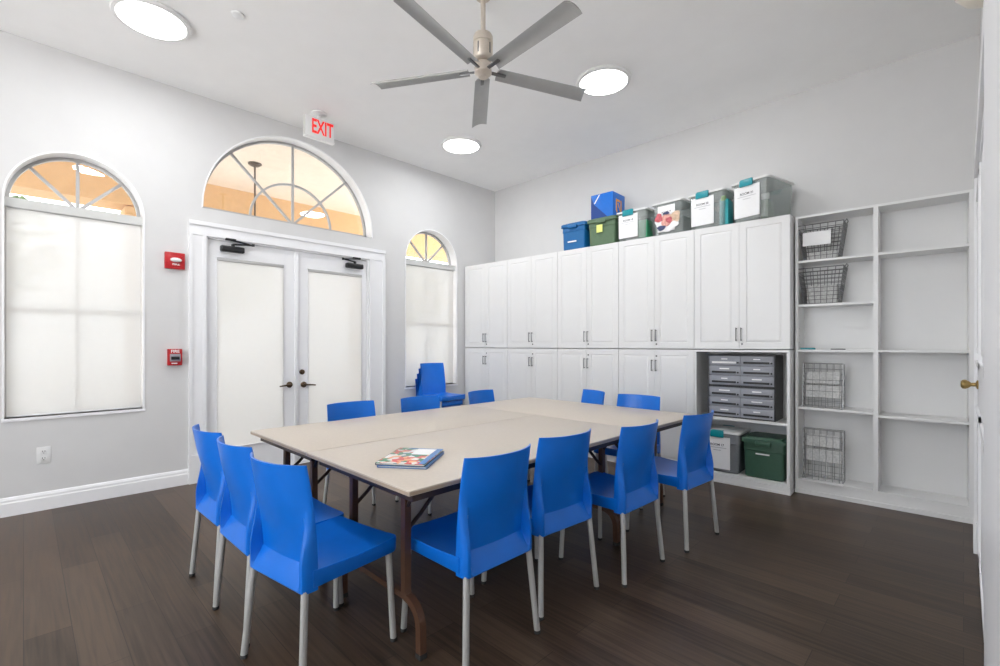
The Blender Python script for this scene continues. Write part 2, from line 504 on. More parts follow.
def lever(parent, y, z, sgn):
    bm = bmesh.new()
    x = XW - 0.022
    lathe(bm, [(0.032, 0), (0.032, 0.008), (0.026, 0.014), (0.012, 0.018), (0.011, 0.045)], (x, y, z), 'x', 20)
    tube(bm, [(x + 0.042, y, z), (x + 0.048, y + sgn * 0.03, z), (x + 0.046, y + sgn * 0.075, z - 0.004), (x + 0.042, y + sgn * 0.115, z - 0.010)], [0.010, 0.010, 0.008, 0.007], 10)
    obj('lever_handle', bm, 'bronze', parent)
lever(d1, 1.985, 0.855, -1)
lever(d2, 2.135, 0.848, 1)
obj('deadbolt', lathe(bmesh.new(), [(0.028, 0), (0.028, 0.008), (0.020, 0.014), (0.006, 0.016), (0.006, 0.03)], (XW - 0.022, 2.118, 0.985), 'x', 20), 'bronze', d2)

# sheer shades on the door leaves
def shade(name, y0, y1, z0, z1, x, label, group, bars=True):
    t = thing(name, label, 'window shade', (x, (y0 + y1) / 2, z0), 0, group)
    hw = (y1 - y0) / 2; h = z1 - z0
    obj('fabric', B(-0.0008, 0.0008, -hw, hw, 0.012, h - 0.01), 'shade', t, smooth=False)
    obj('hem_bar', B(-0.004, 0.004, -hw, hw, 0, 0.013, bev=0.002), 'trim', t)
    obj('head_rail', B(-0.02, 0.012, -hw, hw, h - 0.03, h, bev=0.004), 'frame', t)
    return t
GS = 'sheer roller shades on doors and windows'
shade('roller_shade', 1.303, 1.922, 0.275, 2.118, XW - 0.012, 'sheer cream shade on the left french door leaf', GS)
shade('roller_shade', 2.183, 2.822, 0.275, 2.108, XW - 0.012, 'sheer cream shade on the right french door leaf', GS)

# arched windows with frame, mullions and pane
def arched_window(name, d, label, reveal=0.13, spokes=(45, 90, 135), inner_arc=None, full=True, zbar=None):
    xa, xb = XW - reveal - 0.03, XW - reveal + 0.005
    yc, r, zs, ry = d['yc'], d['r'], d['zs'], d['ry']
    bm = bmesh.new()
    # arch rim
    n = 32; w = 0.035
    for i in range(n):
        a0, a1 = PI * i / n, PI * (i + 1) / n
        q = [(yc - (r - k) * math.cos(a), zs + (ry - k) * math.sin(a)) for a, k in ((a0, 0), (a1, 0), (a1, w), (a0, w))]
        poly_prism(bm, q, 'x', xa, xb)
    # straight members
    if full:
        box(bm, xa, xb, yc - r, yc - r + w, d['z0'], zs); box(bm, xa, xb, yc + r - w, yc + r, d['z0'], zs)
        box(bm, xa, xb, yc - r + w, yc + r - w, d['z0'], d['z0'] + w)
        box(bm, xa, xb, yc - 0.014, yc + 0.014, d['z0'] + w, zs)
        zm = (d['z0'] + zs) / 2
        box(bm, xa, xb, yc - r + w, yc + r - w, zm - 0.02, zm + 0.02)
    else:
        box(bm, xa, xb, yc - r, yc + r, d['z0'], zs + 0.02)
    for an in spokes:
        a = math.radians(an)
        p0 = Vector((0, yc, zs)); p1 = Vector((0, yc + (r - w / 2) * math.cos(a), zs + (ry - w / 2) * math.sin(a)))
        dv = (p1 - p0).normalized(); nv = Vector((0, -dv.z, dv.y)) * 0.011
        q = [(p0.y + nv.y, p0.z + nv.z), (p1.y + nv.y, p1.z + nv.z), (p1.y - nv.y, p1.z - nv.z), (p0.y - nv.y, p0.z - nv.z)]
        poly_prism(bm, q, 'x', xa + 0.006, xb - 0.003)
    if inner_arc:
        k0, k1 = inner_arc - 0.010, inner_arc + 0.010
        for i in range(n):
            a0, a1 = PI * i / n, PI * (i + 1) / n
            q = [(yc - k * math.cos(a), zs + k * math.sin(a)) for a, k in ((a0, k1), (a1, k1), (a1, k0), (a0, k0))]
            poly_prism(bm, q, 'x', xa + 0.005, xb - 0.002)
    o = struct(name, bm, 'frame', label, 'window')
    # glass
    bm = bmesh.new()
    poly_prism(bm, arch_outline(yc, r - 0.005, d['z0'] + 0.005, zs, ry=ry - 0.005), 'x', XW - reveal - 0.016, XW - reveal - 0.012)
    obj('glass_pane', bm, 'glass', o, smooth=False)
    # white reveal lining
    bm = bmesh.new()
    pts = arch_outline(yc, r, d['z0'], zs, ry=ry)
    c = Vector((yc, zs))
    inn = arch_outline(yc, r - 0.012, d['z0'] + 0.012, zs, ry=ry - 0.012)
    m = len(pts)
    for i in range(m):
        j = (i + 1) % m
        if not full and i == m - 1: continue
        poly_prism(bm, [pts[i], pts[j], inn[j], inn[i]], 'x', xb, XW + 0.006)
    obj('reveal_lining', bm, 'trim', o, smooth=False)
    return o
w1 = arched_window('window_1', W1, 'large arched window at the left edge with a sheer shade')
w2 = arched_window('window_2', FAN, 'half round fan window above the french doors', spokes=(45, 90, 135), inner_arc=0.43, full=False)
w3 = arched_window('window_3', W3, 'arched window between the french doors and the cabinets')
for d, w in ((W1, w1), (W3, w3)):
    yc, r = d['yc'], d['r']
    obj('transom_bar', B(XW - 0.125, XW - 0.03, yc - r + 0.012, yc + r - 0.012, 2.322, 2.392), 'putty', w, smooth=False)
    bm = bmesh.new()
    box(bm, XW - 0.125, XW + 0.012, yc - r - 0.004, yc + r + 0.004, d['z0'] - 0.012, d['z0'] + 0.012)
    obj('sill', bm, 'trim', w, smooth=False)
shade('roller_shade', W1['yc'] - 0.405, W1['yc'] + 0.405, 0.73, 2.345, XW - 0.05, 'wide sheer cream shade in the big arched window at left', GS)
shade('roller_shade', W3['yc'] - 0.405, W3['yc'] + 0.405, 0.74, 2.345, XW - 0.05, 'narrow sheer cream shade in the arched window behind the stacked chairs', GS)

# ------------------------------------------------------------------ right wall doors
bm = bmesh.new()
box(bm, 0.047, XR, 4.10, 4.24, 0, 2.42); box(bm, 0.053, XR, 2.20, 2.34, 0, 2.30)
box(bm, 0.047, XR, 2.20, 4.24, 2.30, 2.42)
box(bm, 0.043, XR, 4.09, 4.245, 0, 0.18)
struct('trim_2', bm, 'trim', 'white casing of the closet door in the right wall', 'door casing')
bm = bmesh.new()
y0, y1, xf = 2.345, 4.095, 0.062
box(bm, xf, XR, y0, y1, 0.01, 2.295)
ym = (y0 + y1) / 2
for (a, b) in ((y0 + 0.10, ym - 0.10), (ym + 0.10, y1 - 0.12)):
    for (c, d) in ((0.20, 0.92), (1.16, 2.15)):
        for (p, q, s, t) in ((a, b, c, c + 0.03), (a, b, d - 0.03, d), (a, a + 0.03, c, d), (b - 0.03, b, c, d)):
            box(bm, xf - 0.010, xf, p, q, s, t)
        box(bm, xf - 0.006, xf, a + 0.07, b - 0.07, c + 0.07, d - 0.07)
d3 = struct('door_3', bm, 'trim', 'white panelled closet door with a brass knob beside the open shelves', 'door')
obj('door_knob', lathe(bmesh.new(), [(0.026, 0), (0.026, -0.006), (0.012, -0.012), (0.011, -0.030), (0.020, -0.040), (0.028, -0.055), (0.027, -0.066), (0.018, -0.074), (0, -0.076)],
                       (xf, 3.93, 1.045), 'x', 24), 'brass', d3)
bm = bmesh.new()
box(bm, 0.0465, 0.081, 1.20, 2.165, 0.01, 2.345, bev=0.002)
d4 = struct('door_4', bm, 'trim', 'white open door leaf at the right edge nearest the viewer', 'door')
# sconce high on the right wall
t = thing('wall_sconce', 'cream glass bowl lamp high on the right wall, cut by the top edge', 'lamp', (XR, 2.78, 2.69))
bm = bmesh.new()
prof = [(0.0, 0.0), (0.05, 0.008), (0.09, 0.03), (0.115, 0.065), (0.125, 0.11), (0.118, 0.11), (0.10, 0.07), (0.05, 0.03), (0, 0.02)]
rings = []
for r_, h_ in prof:
    rings.append([(-max(r_, 1e-4) * math.sin(PI * j / 18) , -max(r_, 1e-4) * 1.15 * math.cos(PI * j / 18), h_) for j in range(19)])
R = [[bm.verts.new(p) for p in q] for q in rings]
for a, b in zip(R[:-1], R[1:]):
    for j in range(18): bm.faces.new((a[j], a[j + 1], b[j + 1], b[j]))
obj('glass_bowl', bm, 'sconce', t)
obj('back_plate', B(-0.012, -0.0005, -0.10, 0.10, 0.02, 0.20, bev=0.004), 'white_plastic', t)
obj('clip', B(-0.074, -0.064, -0.118, -0.108, 0.03, 0.115, bev=0.002), 'bronze', t)

# ------------------------------------------------------------------ ceiling things
def ceiling_light(x, y, label):
    t = thing('ceiling_light', label, 'ceiling light', (x, y, HC), 0, 'round flush ceiling lights')
    obj('frame', lathe(bmesh.new(), [(0.232, -0.0005), (0.236, -0.012), (0.230, -0.024), (0.206, -0.028), (0.204, -0.022), (0.204, -0.002)], (0, 0, 0), 'z', 48), 'white_plastic', t)
    obj('diffuser', lathe(bmesh.new(), [(0.203, -0.004), (0.203, -0.024), (0.12, -0.028), (0, -0.029)], (0, 0, 0), 'z', 48), 'diffuser', t)
    l = bpy.data.lights.new('ceiling_light_lamp', 'AREA')
    l.shape = 'DISK'; l.size = 0.40; l.energy = LAMP_W; l.color = (0.94, 0.97, 1.0)
    lo = bpy.data.objects.new('lamp', l); COL.objects.link(lo)
    lo.parent = t; lo.location = (0, 0, -0.034)
for x, y, lab in ((-4.12, 0.645, 'round white ceiling light above the big left arched window'),
                  (-4.16, 3.575, 'round white ceiling light nearest the far corner of the room'),
                  (-2.257, 3.585, 'round white ceiling light just right of the fan blades'),
                  (-2.257, 0.645, 'round ceiling light over the near end of the tables, mirrored in the window glass')):
    ceiling_light(x, y, lab)

t = thing('smoke_detector', 'small round white sprinkler cover on the ceiling beside the left light', 'sprinkler cover', (-3.64, 1.06, HC))
obj('plate', lathe(bmesh.new(), [(0.036, -0.0005), (0.042, -0.004), (0.042, -0.012), (0.030, -0.016), (0, -0.017)], (0, 0, 0), 'z', 28), 'white_plastic', t)
t.name = 'sprinkler_cover'

# ceiling fan
FX, FY = -2.295, 2.165
fan = thing('ceiling_fan', 'ceiling fan with five grey blades and a nickel motor on a downrod', 'fan', (FX, FY, HC))
obj('canopy', lathe(bmesh.new(), [(0.050, -0.0005), (0.048, -0.006), (0.036, -0.012), (0.02, -0.016)], (0, 0, 0), 'z', 32), 'nickel', fan)
obj('downrod', lathe(bmesh.new(), [(0.0165, -0.018), (0.0165, -0.26)], (0, 0, 0), 'z', 16), 'nickel', fan)
mh = obj('motor_housing', lathe(bmesh.new(), [(0.03, -0.246), (0.058, -0.254), (0.066, -0.269), (0.066, -0.309), (0.062, -0.311), (0.062, -0.316), (0.066, -0.318), (0.066, -0.409), (0.058, -0.424), (0.04, -0.434)], (0, 0, 0), 'z', 36), 'nickel', fan)
for k in range(5):
    bm = bmesh.new(); box(bm, 0.060, 0.0675, -0.005, 0.005, -0.399, -0.329, bev=0.001)
    bmesh.ops.transform(bm, matrix=Matrix.Rotation(2 * PI * k / 5, 4, 'Z'), verts=bm.verts)
    obj('vent_slot', bm, 'steel_dark', mh)
ZB = 3.112 - HC
obj('hub', lathe(bmesh.new(), [(0.03, -0.424), (0.05, -0.449), (0.058, -0.474), (0.058, -0.512), (0.045, -0.524), (0.03, -0.539), (0, -0.544)], (0, 0, 0), 'z', 28), 'nickel', fan)
for k in range(5):
    a = math.radians(-78 + 72 * k + 1)
    rot = Matrix.Rotation(a, 4, 'Z')
    bm = bmesh.new()
    # cambered blade, pitched about its length
    nx, ny = 12, 8
    up, dn = [], []
    for i in range(nx + 1):
        x = 0.105 + (0.79 - 0.105) * i / nx
        w = 0.052 + 0.010 * i / nx
        ru, rd = [], []
        for j in range(ny + 1):
            s = -1 + 2 * j / ny
            xx = x + (0.012 * s if i == nx else 0)
            y = s * w; z = 0.020 * (1 - s * s)
            th = 0.004 * (1 - abs(s) ** 3) + 0.0008
            c_, s_ = math.cos(math.radians(-12)), math.sin(math.radians(-12))
            for zz, lst in ((z + th, ru), (z - th, rd)):
                lst.append((xx, y * c_ - zz * s_, y * s_ + zz * c_ + ZB))
        up.append([bm.verts.new(p) for p in ru]); dn.append([bm.verts.new(p) for p in rd])
    for i in range(nx):
        for j in range(ny):
            bm.faces.new((up[i][j], up[i + 1][j], up[i + 1][j + 1], up[i][j + 1]))
            bm.faces.new((dn[i][j], dn[i][j + 1], dn[i + 1][j + 1], dn[i + 1][j]))
        bm.faces.new((up[i][0], dn[i][0], dn[i + 1][0], up[i + 1][0]))
        bm.faces.new((up[i][ny], up[i + 1][ny], dn[i + 1][ny], dn[i][ny]))
    for j in range(ny):
        bm.faces.new((up[0][j], up[0][j + 1], dn[0][j + 1], dn[0][j])); bm.faces.new((up[nx][j], dn[nx][j], dn[nx][j + 1], up[nx][j + 1]))
    bmesh.ops.transform(bm, matrix=rot, verts=bm.verts)
    bl = obj('blade', bm, 'blade', fan)
    bm = bmesh.new()
    t_ = bmesh.new(); box(t_, 0.05, 0.165, -0.012, 0.012, -0.005, 0.005, bev=0.003)
    bmesh.ops.transform(t_, matrix=rot @ Matrix.Translation((0, 0, ZB + 0.002)) @ Matrix.Rotation(math.radians(-12), 4, 'X'), verts=t_.verts)
    merge(bm, t_)
    obj('blade_bracket', bm, 'steel_dark', bl)

# exit sign hung from the ceiling in front of the fan window
t = thing('exit_sign', 'white EXIT sign with red letters hung from the ceiling above the fan window', 'sign', (-4.62, 2.09, HC))
obj('canopy', lathe(bmesh.new(), [(0.075, -0.0005), (0.075, -0.014), (0.06, -0.022), (0.02, -0.03), (0.02, -0.062)], (0, 0, 0), 'z', 28), 'white_plastic', t)
hs = obj('housing', B(-0.024, 0.020, -0.152, 0.152, -0.268, -0.062, bev=0.004), 'putty', t)
obj('face_plate', B(0.0202, 0.024, -0.148, 0.148, -0.256, -0.066, bev=0.001), 'white_plastic', t)
obj('base_strip', B(-0.026, 0.027, -0.153, 0.153, -0.272, -0.258, bev=0.002), 'white_plastic', t)
text_mesh('lettering', 'EXIT', 0.195, 'exit_red', t, face_px(0.0245, 0.025, -0.160), 0.0006, bold=0.0045, sx=0.56)

# fire strobe and pull station
t = thing('fire_strobe', 'square red fire alarm strobe high beside the door casing', 'alarm', (XW, 0.958, 2.036))
obj('body', B(0.0005, 0.032, -0.076, 0.076, -0.074, 0.074, bev=0.006), 'red', t)
obj('rim', B(0.03, 0.036, -0.050, 0.060, -0.050, 0.045, bev=0.003), 'red', t)
bm = bmesh.new()
lathe(bm, [(0.024, 0.034), (0.022, 0.048), (0.012, 0.056), (0, 0.058)], (0, 0, 0), 'x', 24)
bmesh.ops.scale(bm, vec=(1, 1.9, 0.85), verts=bm.verts); bmesh.ops.translate(bm, vec=(0, 0.006, 0.006), verts=bm.verts)
obj('strobe_lens', bm, 'white_plastic', t)
text_mesh('lettering', 'FIRE', 0.022, 'paper', t, face_px(0.0365, 0.006, -0.034), 0.0004, bold=0.0005, sx=1.4)
t = thing('fire_pull_station', 'red FIRE pull station at mid height beside the door casing', 'alarm', (XW, 0.956, 1.168))
obj('body', B(0.0005, 0.045, -0.054, 0.054, -0.074, 0.074, bev=0.005), 'red', t)
obj('plate', B(0.044, 0.050, -0.040, 0.040, -0.038, 0.030, bev=0.002), 'sorter_grey', t)
obj('handle', B(0.048, 0.060, -0.032, 0.032, -0.022, 0.006, bev=0.003), 'black', t)
text_mesh('lettering', 'FIRE', 0.036, 'paper', t, face_px(0.0455, 0.0, 0.052), 0.0004, bold=0.001, sx=1.0)
obj('label_strip', B(0.0445, 0.0462, -0.028, 0.016, -0.060, -0.050), 'paper', t)
# wall outlet
t = thing('wall_outlet', 'white duplex power outlet low on the wall below the big arched window', 'outlet', (XW, 0.110, 0.425))
obj('cover_plate', B(0.0005, 0.006, -0.040, 0.040, -0.064, 0.064, bev=0.002), 'white_plastic', t)
for s in (-1, 1):
    r_ = obj('receptacle', B(0.005, 0.0085, -0.018, 0.018, s * 0.026 - 0.017, s * 0.026 + 0.017, bev=0.0015), 'white_plastic', t)
    bm = bmesh.new()
    for yy in (-0.007, 0.007): box(bm, 0.0080, 0.0090, yy - 0.0018, yy + 0.0018, s * 0.026 - 0.002, s * 0.026 + 0.009)
    box(bm, 0.0080, 0.0090, -0.003, 0.003, s * 0.026 - 0.012, s * 0.026 - 0.007)
    obj('slots', bm, 'black', r_)

# door closers
def closer(y, z, sgn, label):
    t = thing('door_closer', label, 'door closer', (XW - 0.022, y, z), 0, 'black door closers')
    obj('body', B(0.0005, 0.058, -0.105, 0.105, -0.028, 0.028, bev=0.012, seg=3), 'black', t)
    obj('spindle', lathe(bmesh.new(), [(0.016, 0.025), (0.016, 0.05), (0.010, 0.055)], (0.03, 0.005, 0), 'z', 16), 'black', t)
    bm = bmesh.new()
    tube(bm, [(0.03, 0.005, 0.050), (0.085, sgn * 0.17, 0.055)], 0.008, 8)
    tube(bm, [(0.085, sgn * 0.17, 0.055), (0.045, -sgn * 0.02, 0.085)], 0.008, 8)
    lathe(bm, [(0.014, 0.045), (0.014, 0.068)], (0.085, sgn * 0.17, 0), 'z', 12)
    obj('arm', bm, 'black', t)
    obj('arm_bracket', B(0.0285, 0.060, -sgn * 0.02 - 0.045, -sgn * 0.02 + 0.045, 0.080, 0.100, bev=0.003), 'black', t)
closer(1.43, 2.208, 1, 'black door closer on the left french door leaf')
closer(2.72, 2.200, -1, 'black door closer on the right french door leaf')

# ------------------------------------------------------------------ cabinets
TH_C = math.radians(2.2575)
P1 = Vector((-1.050, 4.578, 0)); UX = Vector((math.cos(TH_C), math.sin(TH_C), 0)); UY = Vector((-math.sin(TH_C), math.cos(TH_C), 0))
def CP(s, off=0, z=0): return P1 + UX * s + UY * off + Vector((0, 0, z))
UW, DEP = 0.8025, 0.385
ZM, ZT = 1.237, 2.392

def cab_door(bm, x0, x1, z0, z1, y=0.0):
    t = bmesh.new(); box(t, x0, x1, y, y + 0.019, z0, z1)
    t.faces.ensure_lookup_table()
    t.normal_update()
    f = min(t.faces, key=lambda q: q.calc_center_median().y)
    bmesh.ops.inset_region(t, faces=[f], thickness=0.080, depth=0)
    bmesh.ops.inset_region(t, faces=[f], thickness=0.008, depth=-0.005)
    bmesh.ops.inset_region(t, faces=[f], thickness=0.026, depth=0.0045)
    merge(bm, t)
def pull(bm, x, z0, z1):
    tube(bm, [(x, 0.001, z0 + 0.004), (x, -0.026, z0 + 0.004)], 0.0045, 8)
    tube(bm, [(x, 0.001, z1 - 0.004), (x, -0.026, z1 - 0.004)], 0.0045, 8)
    tube(bm, [(x, -0.026, z0 - 0.004), (x, -0.026, z1 + 0.004)], 0.0048, 8)
def cabinet(k, upper, label):
    s0 = -UW * (k + 1)
    z0, z1 = (ZM + 0.004, ZT) if upper else (0.0, ZM - 0.004)
    t = thing('wall_cabinet' if upper else 'base_cabinet', label, 'cabinet', CP(s0, 0, z0), TH_C, 'upper white cabinets' if upper else 'lower white cabinets')
    h = z1 - z0; zb = 0.0 if upper else 0.075
    w0, w1 = 0.0015, UW - 0.0015
    bm = bmesh.new()
    box(bm, w0, w0 + 0.018, 0.021, DEP, zb, h); box(bm, w1 - 0.018, w1, 0.021, DEP, zb, h)
    box(bm, w0 + 0.018, w1 - 0.018, 0.021, DEP, zb, zb + 0.018); box(bm, w0 + 0.018, w1 - 0.018, 0.021, DEP, h - 0.018, h)
    box(bm, w0 + 0.018, w1 - 0.018, DEP - 0.008, DEP, zb + 0.018, h - 0.018)
    obj('carcass', bm, 'cabinet', t, smooth=False)
    if not upper: obj('plinth', B(w0, w1, 0.012, 0.03, 0, zb - 0.002), 'cabinet', t, smooth=False)
    zl, zh = (0.001, h - 0.002) if upper else (zb + 0.002, h - 0.001)
    m = UW / 2
    for i, (a, b) in enumerate(((w0 + 0.001, m - 0.0012), (m + 0.0012, w1 - 0.001))):
        bm = bmesh.new(); cab_door(bm, a, b, zl, zh)
        d = obj('door', bm, 'cabinet', t, smooth=False)
        bm = bmesh.new()
        x = m - 0.021 if i == 0 else m + 0.021
        if upper: pull(bm, x, 1.318 - z0, 1.43 - z0)
        else: pull(bm, x, 1.015 - z0, 1.123 - z0)
        obj('pull_handle', bm, 'steel_dark', d)
        if i == 1:
            z = 1.286 - z0 if upper else 1.165 - z0
            obj('lock', lathe(bmesh.new(), [(0.009, 0.001), (0.009, -0.003), (0.004, -0.004)], (m + 0.024, 0, z), 'y', 14), 'steel_dark', d)
    return t
up_lab = ['upper white cabinet above the open niche, nearest the open shelves', 'upper white cabinet second from the open shelves',
          'upper white cabinet in the middle of the row, blue and green bins on it', 'upper white cabinet second from the far arched window',
          'upper white cabinet in the far corner beside the arched window']
lo_lab = [None, 'lower white cabinet directly left of the open niche', 'lower white cabinet in the middle of the row behind the tables',
          'lower white cabinet second from the far arched window', 'lower white cabinet in the far corner behind the stacked chairs']
for k in range(5):
    cabinet(k, True, up_lab[k])
    if k: cabinet(k, False, lo_lab[k])
# open niche unit
t = thing('open_niche_cabinet', 'white open base unit with a shelf, holding grey sorters and storage bins', 'cabinet', CP(-UW, 0, 0), TH_C)
bm = bmesh.new()
w0, w1 = 0.0015, UW - 0.001
box(bm, w0, w0 + 0.020, 0, DEP, 0.066, ZM - 0.004); box(bm, w1 - 0.024, w1, 0, DEP, 0.066, ZM - 0.004)
box(bm, w0 + 0.02, w1 - 0.024, 0, DEP, 0.066, 0.088); box(bm, w0 + 0.02, w1 - 0.024, 0, DEP, ZM - 0.024, ZM - 0.004)
box(bm, w0 + 0.02, w1 - 0.024, DEP - 0.01, DEP, 0.088, ZM - 0.024)
obj('carcass', bm, 'cabinet', t, smooth=False)
obj('shelf', B(w0 + 0.0205, w1 - 0.0245, 0.004, DEP - 0.011, 0.582, 0.602), 'cabinet', t, smooth=False)
bm = bmesh.new(); box(bm, w0, w1 - 0.002, -0.008, DEP, 0, 0.064); box(bm, w0, w1 + 0.008, -0.016, 0.120, 0, 0.022); box(bm, w1 - 0.002, w1 + 0.004, -0.008, 0.125, 0.022, 0.064)
obj('plinth', bm, 'cabinet', t, smooth=False)
NICHE = CP(-UW, 0, 0)

# ------------------------------------------------------------------ open shelves
SL = Vector((-1.044, 4.722, 0))
def SP(x, y, z=0): return SL + UX * x + UY * y + Vector((0, 0, z))
SD = 0.262
t = thing('open_shelf_unit', 'tall white open shelf unit with two bays right of the cabinets', 'shelf unit', SL, TH_C)
def pan(name, *a): return obj(name, B(*a), 'cabinet', t, smooth=False)
pan('side_panel', 0.0, 0.022, 0, SD, 0.0, 2.392)
pan('divider', 0.533, 0.564, 0, SD, 0.118, 2.372)
pan('side_panel', 1.074, 1.104, 0, SD, 0.0, 2.392)
pan('top_panel', 0.0225, 1.0735, 0, SD, 2.3725, 2.392)
pan('back_panel', 0.0225, 1.0735, SD, SD + 0.008, 0.0, 2.392)
for z in (2.006, 1.628, 1.238, 0.742): pan('shelf', 0.0225, 0.5325, 0.002, SD - 0.001, z - 0.019, z)
for z in (2.008, 1.240, 0.722): pan('shelf', 0.5645, 1.0735, 0.002, SD - 0.001, z - 0.019, z)
pan('shelf', 0.0225, 1.0735, 0.002, SD - 0.001, 0.100, 0.118)
bm = bmesh.new(); box(bm, 0.0225, 1.0735, 0.004, 0.022, 0, 0.099); box(bm, -0.002, 1.108, -0.012, 0.0, 0, 0.035)
obj('plinth', bm, 'cabinet', t, smooth=False)
bm = bmesh.new()
for x in (0.0235, 0.5655):
    for z in (1.30, 1.36, 1.42, 0.50, 0.44): lathe(bm, [(0.0035, 0), (0.0035, 0.0012)], (x - 0.001, 0.05, z), 'x', 8)
obj('peg_hole', bm, 'steel_dark', t)
struct('trim_3', B(0.0610, XR, 4.74, 4.80, 0, 2.392), 'trim', 'narrow white filler strip between the open shelves and right wall', 'trim')

# ------------------------------------------------------------------ storage bins
def bin_shell(wt, wb, dt, db, h, th=0.004, r=0.03):
    """open topped tapered tub; local origin centre of the base"""
    bm = bmesh.new()
    rings = []
    def ring(hx, hy, z, rr): return [(p[0], p[1], z) for p in rrect(hx, hy, rr)]
    rings.append(ring(wb / 2 - 0.01, db / 2 - 0.01, 0, r)); rings.append(ring(wb / 2, db / 2, 0.010, r))
    rings.append(ring(wb / 2 + (wt - wb) / 2 * 0.75, db / 2 + (dt - db) / 2 * 0.75, h * 0.72, r))
    rings.append(ring(wb / 2 + (wt - wb) / 2 * 0.76 + 0.005, db / 2 + (dt - db) / 2 * 0.76 + 0.005, h * 0.74, r))
    rings.append(ring(wt / 2, dt / 2, h, r)); rings.append(ring(wt / 2 - th, dt / 2 - th, h, r - th / 2))
    rings.append(ring(wb / 2 - th, db / 2 - th, 0.012, r - th / 2))
    loft(bm, rings)
    return bm
def lid_bm(w, d, z, t=0.016, lip=0.009, r=0.035):
    bm = bmesh.new()
    R = []
    for hx, hy, zz in ((w / 2 - 0.006, d / 2 - 0.006, z - lip), (w / 2, d / 2, z - lip), (w / 2, d / 2, z + t * 0.4), (w / 2 - 0.008, d / 2 - 0.008, z + t * 0.65),
                       (w / 2 - 0.030, d / 2 - 0.030, z + t * 0.65), (w / 2 - 0.038, d / 2 - 0.038, z + t)):
        R.append([(p[0], p[1], zz) for p in rrect(hx, hy, min(r, hx - 0.001))])
    loft(bm, R)
    return bm
def paper_label(parent, x, y, z, w, h, title, tilt=0.0):
    p = obj('label_sheet', B(x - w / 2, x + w / 2, y - 0.0012, y, z - h / 2, z + h / 2), 'paper', parent, smooth=False)
    text_mesh('lettering', title, w * 0.125, 'ink', p, face_my(x, y - 0.0016, z + h * 0.25), 0.0003, bold=w * 0.0016)
    bm = bmesh.new()
    box(bm, x - w * 0.36, x + w * 0.36, y - 0.0016, y - 0.0012, z + h * 0.155, z + h * 0.168)
    box(bm, x - w * 0.15, x + w * 0.15, y - 0.0016, y - 0.0012, z + h * 0.075, z + h * 0.088)
    obj('fine_print', bm, 'ink_grey', p, smooth=False)
    return p
def clear_bin(pos, w, d, h, title, label, group, plastic='clear', latch=True, lx=0.0, lw=0.60, rz=TH_C):
    t = thing('clear_storage_bin', label, 'bin', pos, rz, group)
    wb, db = w * 0.86, d * 0.90
    obj('tub', bin_shell(w - 0.03, wb, d - 0.03, db, h - 0.03), plastic, t)
    obj('lid', lid_bm(w, d, h - 0.028), 'lid_white' if plastic == 'clear' else 'lid_white', t)
    if latch:
        for s in (-1, 1):
            y = s * (d / 2)
            bm = bmesh.new(); box(bm, -w * 0.17 + lx, w * 0.17 + lx, min(y, y + s * 0.014), max(y, y + s * 0.014), h - 0.075, h - 0.018, bev=0.005)
            box(bm, -w * 0.15 + lx, w * 0.15 + lx, min(y - s * 0.03, y + s * 0.010), max(y - s * 0.03, y + s * 0.010), h - 0.024, h - 0.010, bev=0.003)
            obj('latch', bm, 'teal', t)
    if title:
        lh = h * 0.74
        paper_label(t, lx, -(db / 2 + 0.018), h * 0.45, w * lw, lh, title)
    return t
GC = 'clear latching bins on top of the cabinets'
ZTB = ZT + 0.001
def bpos(s0, s1, d=0.37, off=0.0): return CP((s0 + s1) / 2, off + d / 2, ZTB)
clear_bin(bpos(-1.640, -1.272), 0.372, 0.37, 0.335, 'ROOM 18', 'clear bin marked ROOM 18 beside the sage green bin on the cabinets', GC, lx=-0.03, rz=math.radians(-0.5))
clear_bin(bpos(-1.232, -0.882), 0.340, 0.37, 0.350, 'ROOM 19', 'clear bin marked ROOM 19 with paper cutouts on its front', GC, latch=False, lx=0.0, lw=0.55, rz=math.radians(-4.6))
clear_bin(bpos(-0.862, -0.486), 0.368, 0.37, 0.362, 'ROOM 20', 'clear bin marked ROOM 20 with a turquoise folder inside', GC, lx=-0.03, rz=math.radians(-5.2))
clear_bin(Vector((-1.311, 4.757, ZTB)), 0.350, 0.46, 0.378, 'ROOM 21', 'largest clear bin, marked ROOM 21, at the right end of the cabinet top', GC, lx=-0.02, lw=0.66, rz=math.radians(-13))
# what shows inside the clear bins
def inside(name, s, off, z0, w, d, h, m, label, cat, rz=0.0):
    o = obj(name, B(-w / 2, w / 2, -d / 2, d / 2, 0, h, bev=0.003), m)
    o.location = CP(s, off, ZTB + z0); o.rotation_euler = (0, 0, TH_C + rz)
    return tag(o, label, cat)
inside('folder', -1.345, 0.10, 0.014, 0.10, 0.14, 0.18, 'folder_green', 'green folder inside the clear bin marked ROOM 18', 'folder')
inside('paper_stack', -1.50, 0.20, 0.014, 0.14, 0.20, 0.16, 'paper_grey', 'grey papers in the clear bin touching the sage green tote', 'paper')
inside('paper_stack', -1.06, 0.20, 0.014, 0.24, 0.22, 0.17, 'paper_grey', 'grey papers in the clear bin behind the paper cutouts', 'paper')
inside('folder', -0.545, 0.12, 0.014, 0.075, 0.16, 0.235, 'folder_teal', 'turquoise folder standing inside the clear bin marked ROOM 20', 'folder')
inside('tag', -0.548, 0.045, 0.235, 0.04, 0.02, 0.045, 'lime', 'lime green tag at the top of the ROOM 20 bin', 'tag')
inside('paper_stack', -0.74, 0.21, 0.014, 0.18, 0.20, 0.16, 'paper_grey', 'grey papers in the clear bin that holds the turquoise folder', 'paper')
